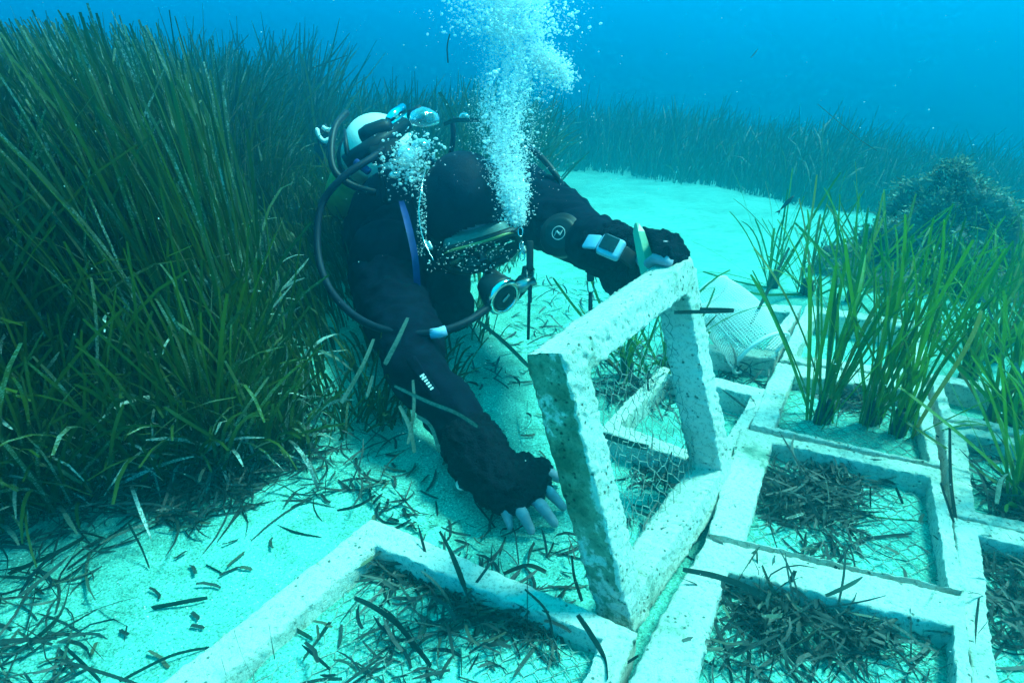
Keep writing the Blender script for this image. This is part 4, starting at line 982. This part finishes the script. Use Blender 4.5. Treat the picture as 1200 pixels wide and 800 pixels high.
# ---------------------------------------------------------------- bubbles
def ico(sub):
    b = bmesh.new(); bmesh.ops.create_icosphere(b, subdivisions=sub, radius=1); v = [x.co.copy() for x in b.verts]; f = [tuple(q.index for q in x.verts) for x in b.faces]; b.free(); return v, f
IC1, IC2, IC3 = ico(1), ico(2), ico(4)
def bubble(mb, c, r, rr, I):
    f = rr.uniform(.45, 1.0) if r > .0018 else 1; M = basis(c, V(rr.gauss(0, .5), rr.gauss(0, .5), 1)); a = rr.uniform(.8, 1.3)
    mb.add([M @ V(p.x * r * a, p.y * r / a, p.z * r * f * (1 if p.z > 0 else .6)) for p in I[0]], I[1])
def plume():
    rr = random.Random(11); mb = MB()
    path = [(606, 262, 1.34, .012), (604, 240, 1.35, .020), (600, 215, 1.38, .030), (592, 185, 1.42, .044), (590, 150, 1.45, .058), (596, 110, 1.47, .068), (606, 70, 1.48, .062), (600, 30, 1.48, .075), (598, 0, 1.48, .085), (596, -60, 1.5, .10), (590, -140, 1.5, .11)]
    dens = [1.6, 1.6, 1.2, .9, .8, .8, .9, 1.5, 2.2, 2, 1.5]
    P = [at(*p[:3]) for p in path]
    for i in range(34000):
        q = rr.random() * (len(P) - 1); k = int(q); t = q - k
        if rr.random() > lerp(dens[k], dens[k + 1], t) / 2.2: continue
        c = lerp(P[k], P[k + 1], t); w = lerp(path[k][3], path[k + 1][3], t)
        u = V(rr.gauss(0, .5), rr.gauss(0, .5), rr.gauss(0, .3))
        if noise.noise(V(c.x * 14 + u.x * 2.2, c.z * 13, u.y * 2 + 3)) < -.02 and rr.random() < .8: continue
        r = .0006 + .0030 * rr.random() ** 4 + (.003 if rr.random() < .015 else 0)
        bubble(mb, c + u * w, r, rr, IC2 if r > .0028 else IC1)
    for i in range(2600):   # side lobe at the right
        t = rr.random(); c = lerp(at(628, 60, 1.48), at(664, 92, 1.46), t); bubble(mb, c + V(rr.gauss(0, 1), rr.gauss(0, 1), rr.gauss(0, 1)) * .014, .0008 + .0026 * rr.random() ** 3, rr, IC1)
    for i in range(4200):   # bright crown
        c = at(rr.gauss(598, 33), rr.uniform(-30, 42), 1.47 + rr.gauss(0, .03)); bubble(mb, c, .0007 + .0036 * rr.random() ** 4, rr, IC2 if i % 3 == 0 else IC1)
    for i in range(50000):   # fine froth
        q = rr.random() * (len(P) - 1); k = int(q); t = q - k; c = lerp(P[k], P[k + 1], t); w = lerp(path[k][3], path[k + 1][3], t) * 1.05
        u = V(rr.gauss(0, .5), rr.gauss(0, .4), rr.gauss(0, .3))
        if noise.noise(V(c.x * 30 + u.x * 3.5, c.z * 30 + u.z * 3, 3)) < -.05: continue
        bubble(mb, c + u * w, rr.uniform(.0005, .0013), rr, IC1)
    for i in range(500):   # strays
        c = at(rr.gauss(605, 42), rr.uniform(0, 230), 1.45 + rr.gauss(0, .05)); bubble(mb, c, rr.uniform(.0006, .0016), rr, IC1)
    tag(mb.build('bubble_plume', BUB), 'column of white exhaled bubbles rising from the regulator', 'bubbles', kind='stuff')
    m2 = MB()
    for i in range(1000):
        c = at(rr.gauss(482, 15), rr.gauss(188, 17), 1.46 + rr.gauss(0, .02)); bubble(m2, c, .0009 + .0042 * rr.random() ** 3, rr, IC2 if i % 2 else IC1)
    for i in range(260):
        c = at(rr.uniform(488, 500), rr.uniform(215, 300), 1.40 + rr.gauss(0, .01)); bubble(m2, c, .0006 + .0015 * rr.random() ** 2, rr, IC1)
    for i in range(500):
        c = at(rr.gauss(600, 9), rr.uniform(205, 262), 1.35 + rr.gauss(0, .02)); bubble(m2, c, .0006 + .002 * rr.random() ** 2, rr, IC1)
    for i in range(160):
        c = at(rr.uniform(500, 600), rr.uniform(283, 320), 1.34 + rr.gauss(0, .01)); bubble(m2, c, .0006 + .0016 * rr.random() ** 2, rr, IC1)
    tag(m2.build('small_bubbles', BUB), 'cluster of small bubbles over the tank valve and the hood', 'bubbles', kind='stuff')
plume()
def big_bubble(px, py, d, rx, ry, label, seed=0):
    mb = MB(); M = basis(V(0, 0, 0), cv(0, 1, .25), cv(1, 0, 0)); vs = []
    for p in IC3[0]:
        q = p.normalized(); k = 1 + .10 * noise.noise(q * 1.6 + V(seed, 0, 0)) + .04 * noise.noise(q * 5 + V(seed, 0, 0))
        vs.append(M @ V(q.x * rx * k, q.y * rx * k, q.z * ry * k * (1 if q.z > 0 else .55)))
    mb.add(vs, IC3[1]); o = mb.build('air_bubble', BUBL); o.location = at(px, py, d); tag(o, label, 'bubble', 'large air bubbles by the tank')
big_bubble(497, 141, 1.58, .036, .028, 'largest clear bubble, mushroom shaped, right of the tank valve', 1)
big_bubble(476, 186, 1.44, .022, .026, 'pale round bubble in front of the tank valve', 2)
big_bubble(493, 172, 1.45, .022, .017, 'wrinkled bright bubble just below the mushroom shaped one', 3)
big_bubble(462, 206, 1.44, .012, .010, 'small bubble lowest in the cluster on the tank', 4)
big_bubble(544, 137, 1.58, .012, .009, 'small clear bubble right of the short hose', 5)

# ---------------------------------------------------------------- floating bits, pale leaves, fish
def float_leaf(pts, w, label, m, side=cv(1, .6, .2), cat='floating leaf'):
    strip_leaf('floating_leaf', [at(*p) for p in pts], w, label, m, cat, side=side)
float_leaf([(478, 372, 1.16), (466, 398, 1.15), (451, 427, 1.15)], .009, 'bright crusted leaf floating across the hose in front of the diver', PALE)
float_leaf([(438, 397, 1.15), (424, 430, 1.13), (400, 472, 1.12)], .009, 'long speckled leaf floating left of the diver\'s elbow', PALE)
float_leaf([(437, 440, 1.16), (430, 465, 1.15)], .007, 'short dull leaf between the elbow and the speckled leaf', PALE)
float_leaf([(462, 452, 1.12), (500, 470, 1.10), (535, 484, 1.08), (560, 500, 1.06)], .006, 'long pale leaf lying across the forearm', PALE, cv(.3, 1, .2))
float_leaf([(468, 475, 1.10), (480, 500, 1.08), (486, 530, 1.06)], .007, 'pale leaf hanging down beside the forearm', PALE)
float_leaf([(484, 445, 1.12), (485, 480, 1.10), (478, 520, 1.08)], .006, 'dull green leaf hanging straight down from the forearm', PALE)
float_leaf([(488, 487, 1.09), (505, 500, 1.07), (515, 530, 1.06)], .007, 'curved grey leaf hooked over the forearm', PALE, cv(.4, 1, .2))
float_leaf([(515, 108, 1.50), (523, 122, 1.49), (530, 140, 1.48)], .008, 'dark leaf tip rising above the big clear bubble', DEADO)
float_leaf([(520, 146, 1.48), (535, 141, 1.47), (562, 141, 1.46)], .009, 'dark ragged leaf lying level beside the big clear bubble', DEADO, cv(.1, 1, .2))
float_leaf([(527, 40, 1.3), (524, 55, 1.3), (525, 74, 1.3)], .003, 'thin dark curved leaf adrift left of the bubble column', DEADO)
float_leaf([(958, 122, 1.5), (985, 145, 1.5), (1008, 164, 1.5), (1028, 177, 1.5)], .002, 'long pale thread drifting in open water at the upper right', PALE)
float_leaf([(880, 68, 1.9), (888, 58, 1.9)], .003, 'tiny dark fleck drifting in open water at the top', DEADO)
float_leaf([(1168, 590, .9), (1172, 565, .92), (1180, 555, .93)], .006, 'bright white edged leaf curling at the right border', PALE)
float_leaf([(965, 268, 1.4), (972, 280, 1.4), (973, 296, 1.4)], .004, 'small white curved leaf above the middle clump', PALE)
float_leaf([(1070, 275, 1.5), (1079, 287, 1.5), (1078, 302, 1.5)], .004, 'small white curved leaf in front of the rock', PALE)
float_leaf([(1140, 340, 1.3), (1155, 355, 1.3), (1163, 375, 1.3)], .005, 'pale arched leaf between the rock and the bushy clumps', PALE)
float_leaf([(1190, 425, 1.1), (1197, 445, 1.1), (1200, 470, 1.1)], .006, 'pale bent leaf standing at the right border', PALE)
fc = at(922, 238, 1.7); fish = empty('fish', fc, 'tiny dark fish swimming above the sand near the planted clumps', 'fish')
FXm = basis(fc, cv(.55, .62, .2), cv(0, 0, 1)); b_ = MB(); b_.lathe([(.0006, .024), (.0028, .018), (.0052, .008), (.0056, .0), (.0036, -.010), (.0014, -.020)], FXm @ Matrix.Diagonal((.6, 1, 1, 1)), 12); b_.build('body', FISHM, fish)
b_ = MB(); tv = [V(0, 0, -.018), V(0, .006, -.034), V(0, .001, -.029), V(0, -.005, -.036)]; b_.add([FXm @ (v + V(.0006, 0, 0)) for v in tv] + [FXm @ (v - V(.0006, 0, 0)) for v in tv], [(0, 1, 2), (0, 2, 3), (4, 6, 5), (4, 7, 6), (0, 4, 5, 1), (1, 5, 6, 2), (2, 6, 7, 3), (3, 7, 4, 0)]); b_.build('tail_fin', FISHM, fish)
def snow():
    rr = random.Random(13); mb = MB(); mb.sm = False; I = IC1
    v0, f0 = ico(1)
    for i in range(1100):
        d = rr.uniform(.5, 3.2); p = at(rr.uniform(-20, 1220), rr.uniform(-20, 820), d)
        if p.z < hz(p.x, p.y) + .01: continue
        s = rr.uniform(.0002, .0006) * (1 + .35 * d); e = V(rr.uniform(.5, 1.6), rr.uniform(.5, 1.6), rr.uniform(.5, 1.6))
        mb.add([p + V(q.x * s * e.x, q.y * s * e.y, q.z * s * e.z) for q in v0[:12]] if False else [p + V(a * s * e.x, b * s * e.y, c * s * e.z) for a, b, c in ((1,0,0),(-1,0,0),(0,1,0),(0,-1,0),(0,0,1),(0,0,-1))], [(0,2,4),(2,1,4),(1,3,4),(3,0,4),(2,0,5),(1,2,5),(3,1,5),(0,3,5)])
    tag(mb.build('suspended_particles', SPECK), 'fine pale particles drifting in the water', 'particles', kind='stuff')
snow()
sh = MB(); c = gr(541, 567, .03); sh.lathe([(.0005, .004), (.005, .0035), (.009, .001), (.010, -.002), (.007, -.004)], basis(V(0, 0, 0), cv(.2, .5, 1)), 16); o = sh.build('shell', SHELL); o.location = c; tag(o, 'small pale round shell lying beside the wrist', 'shell')
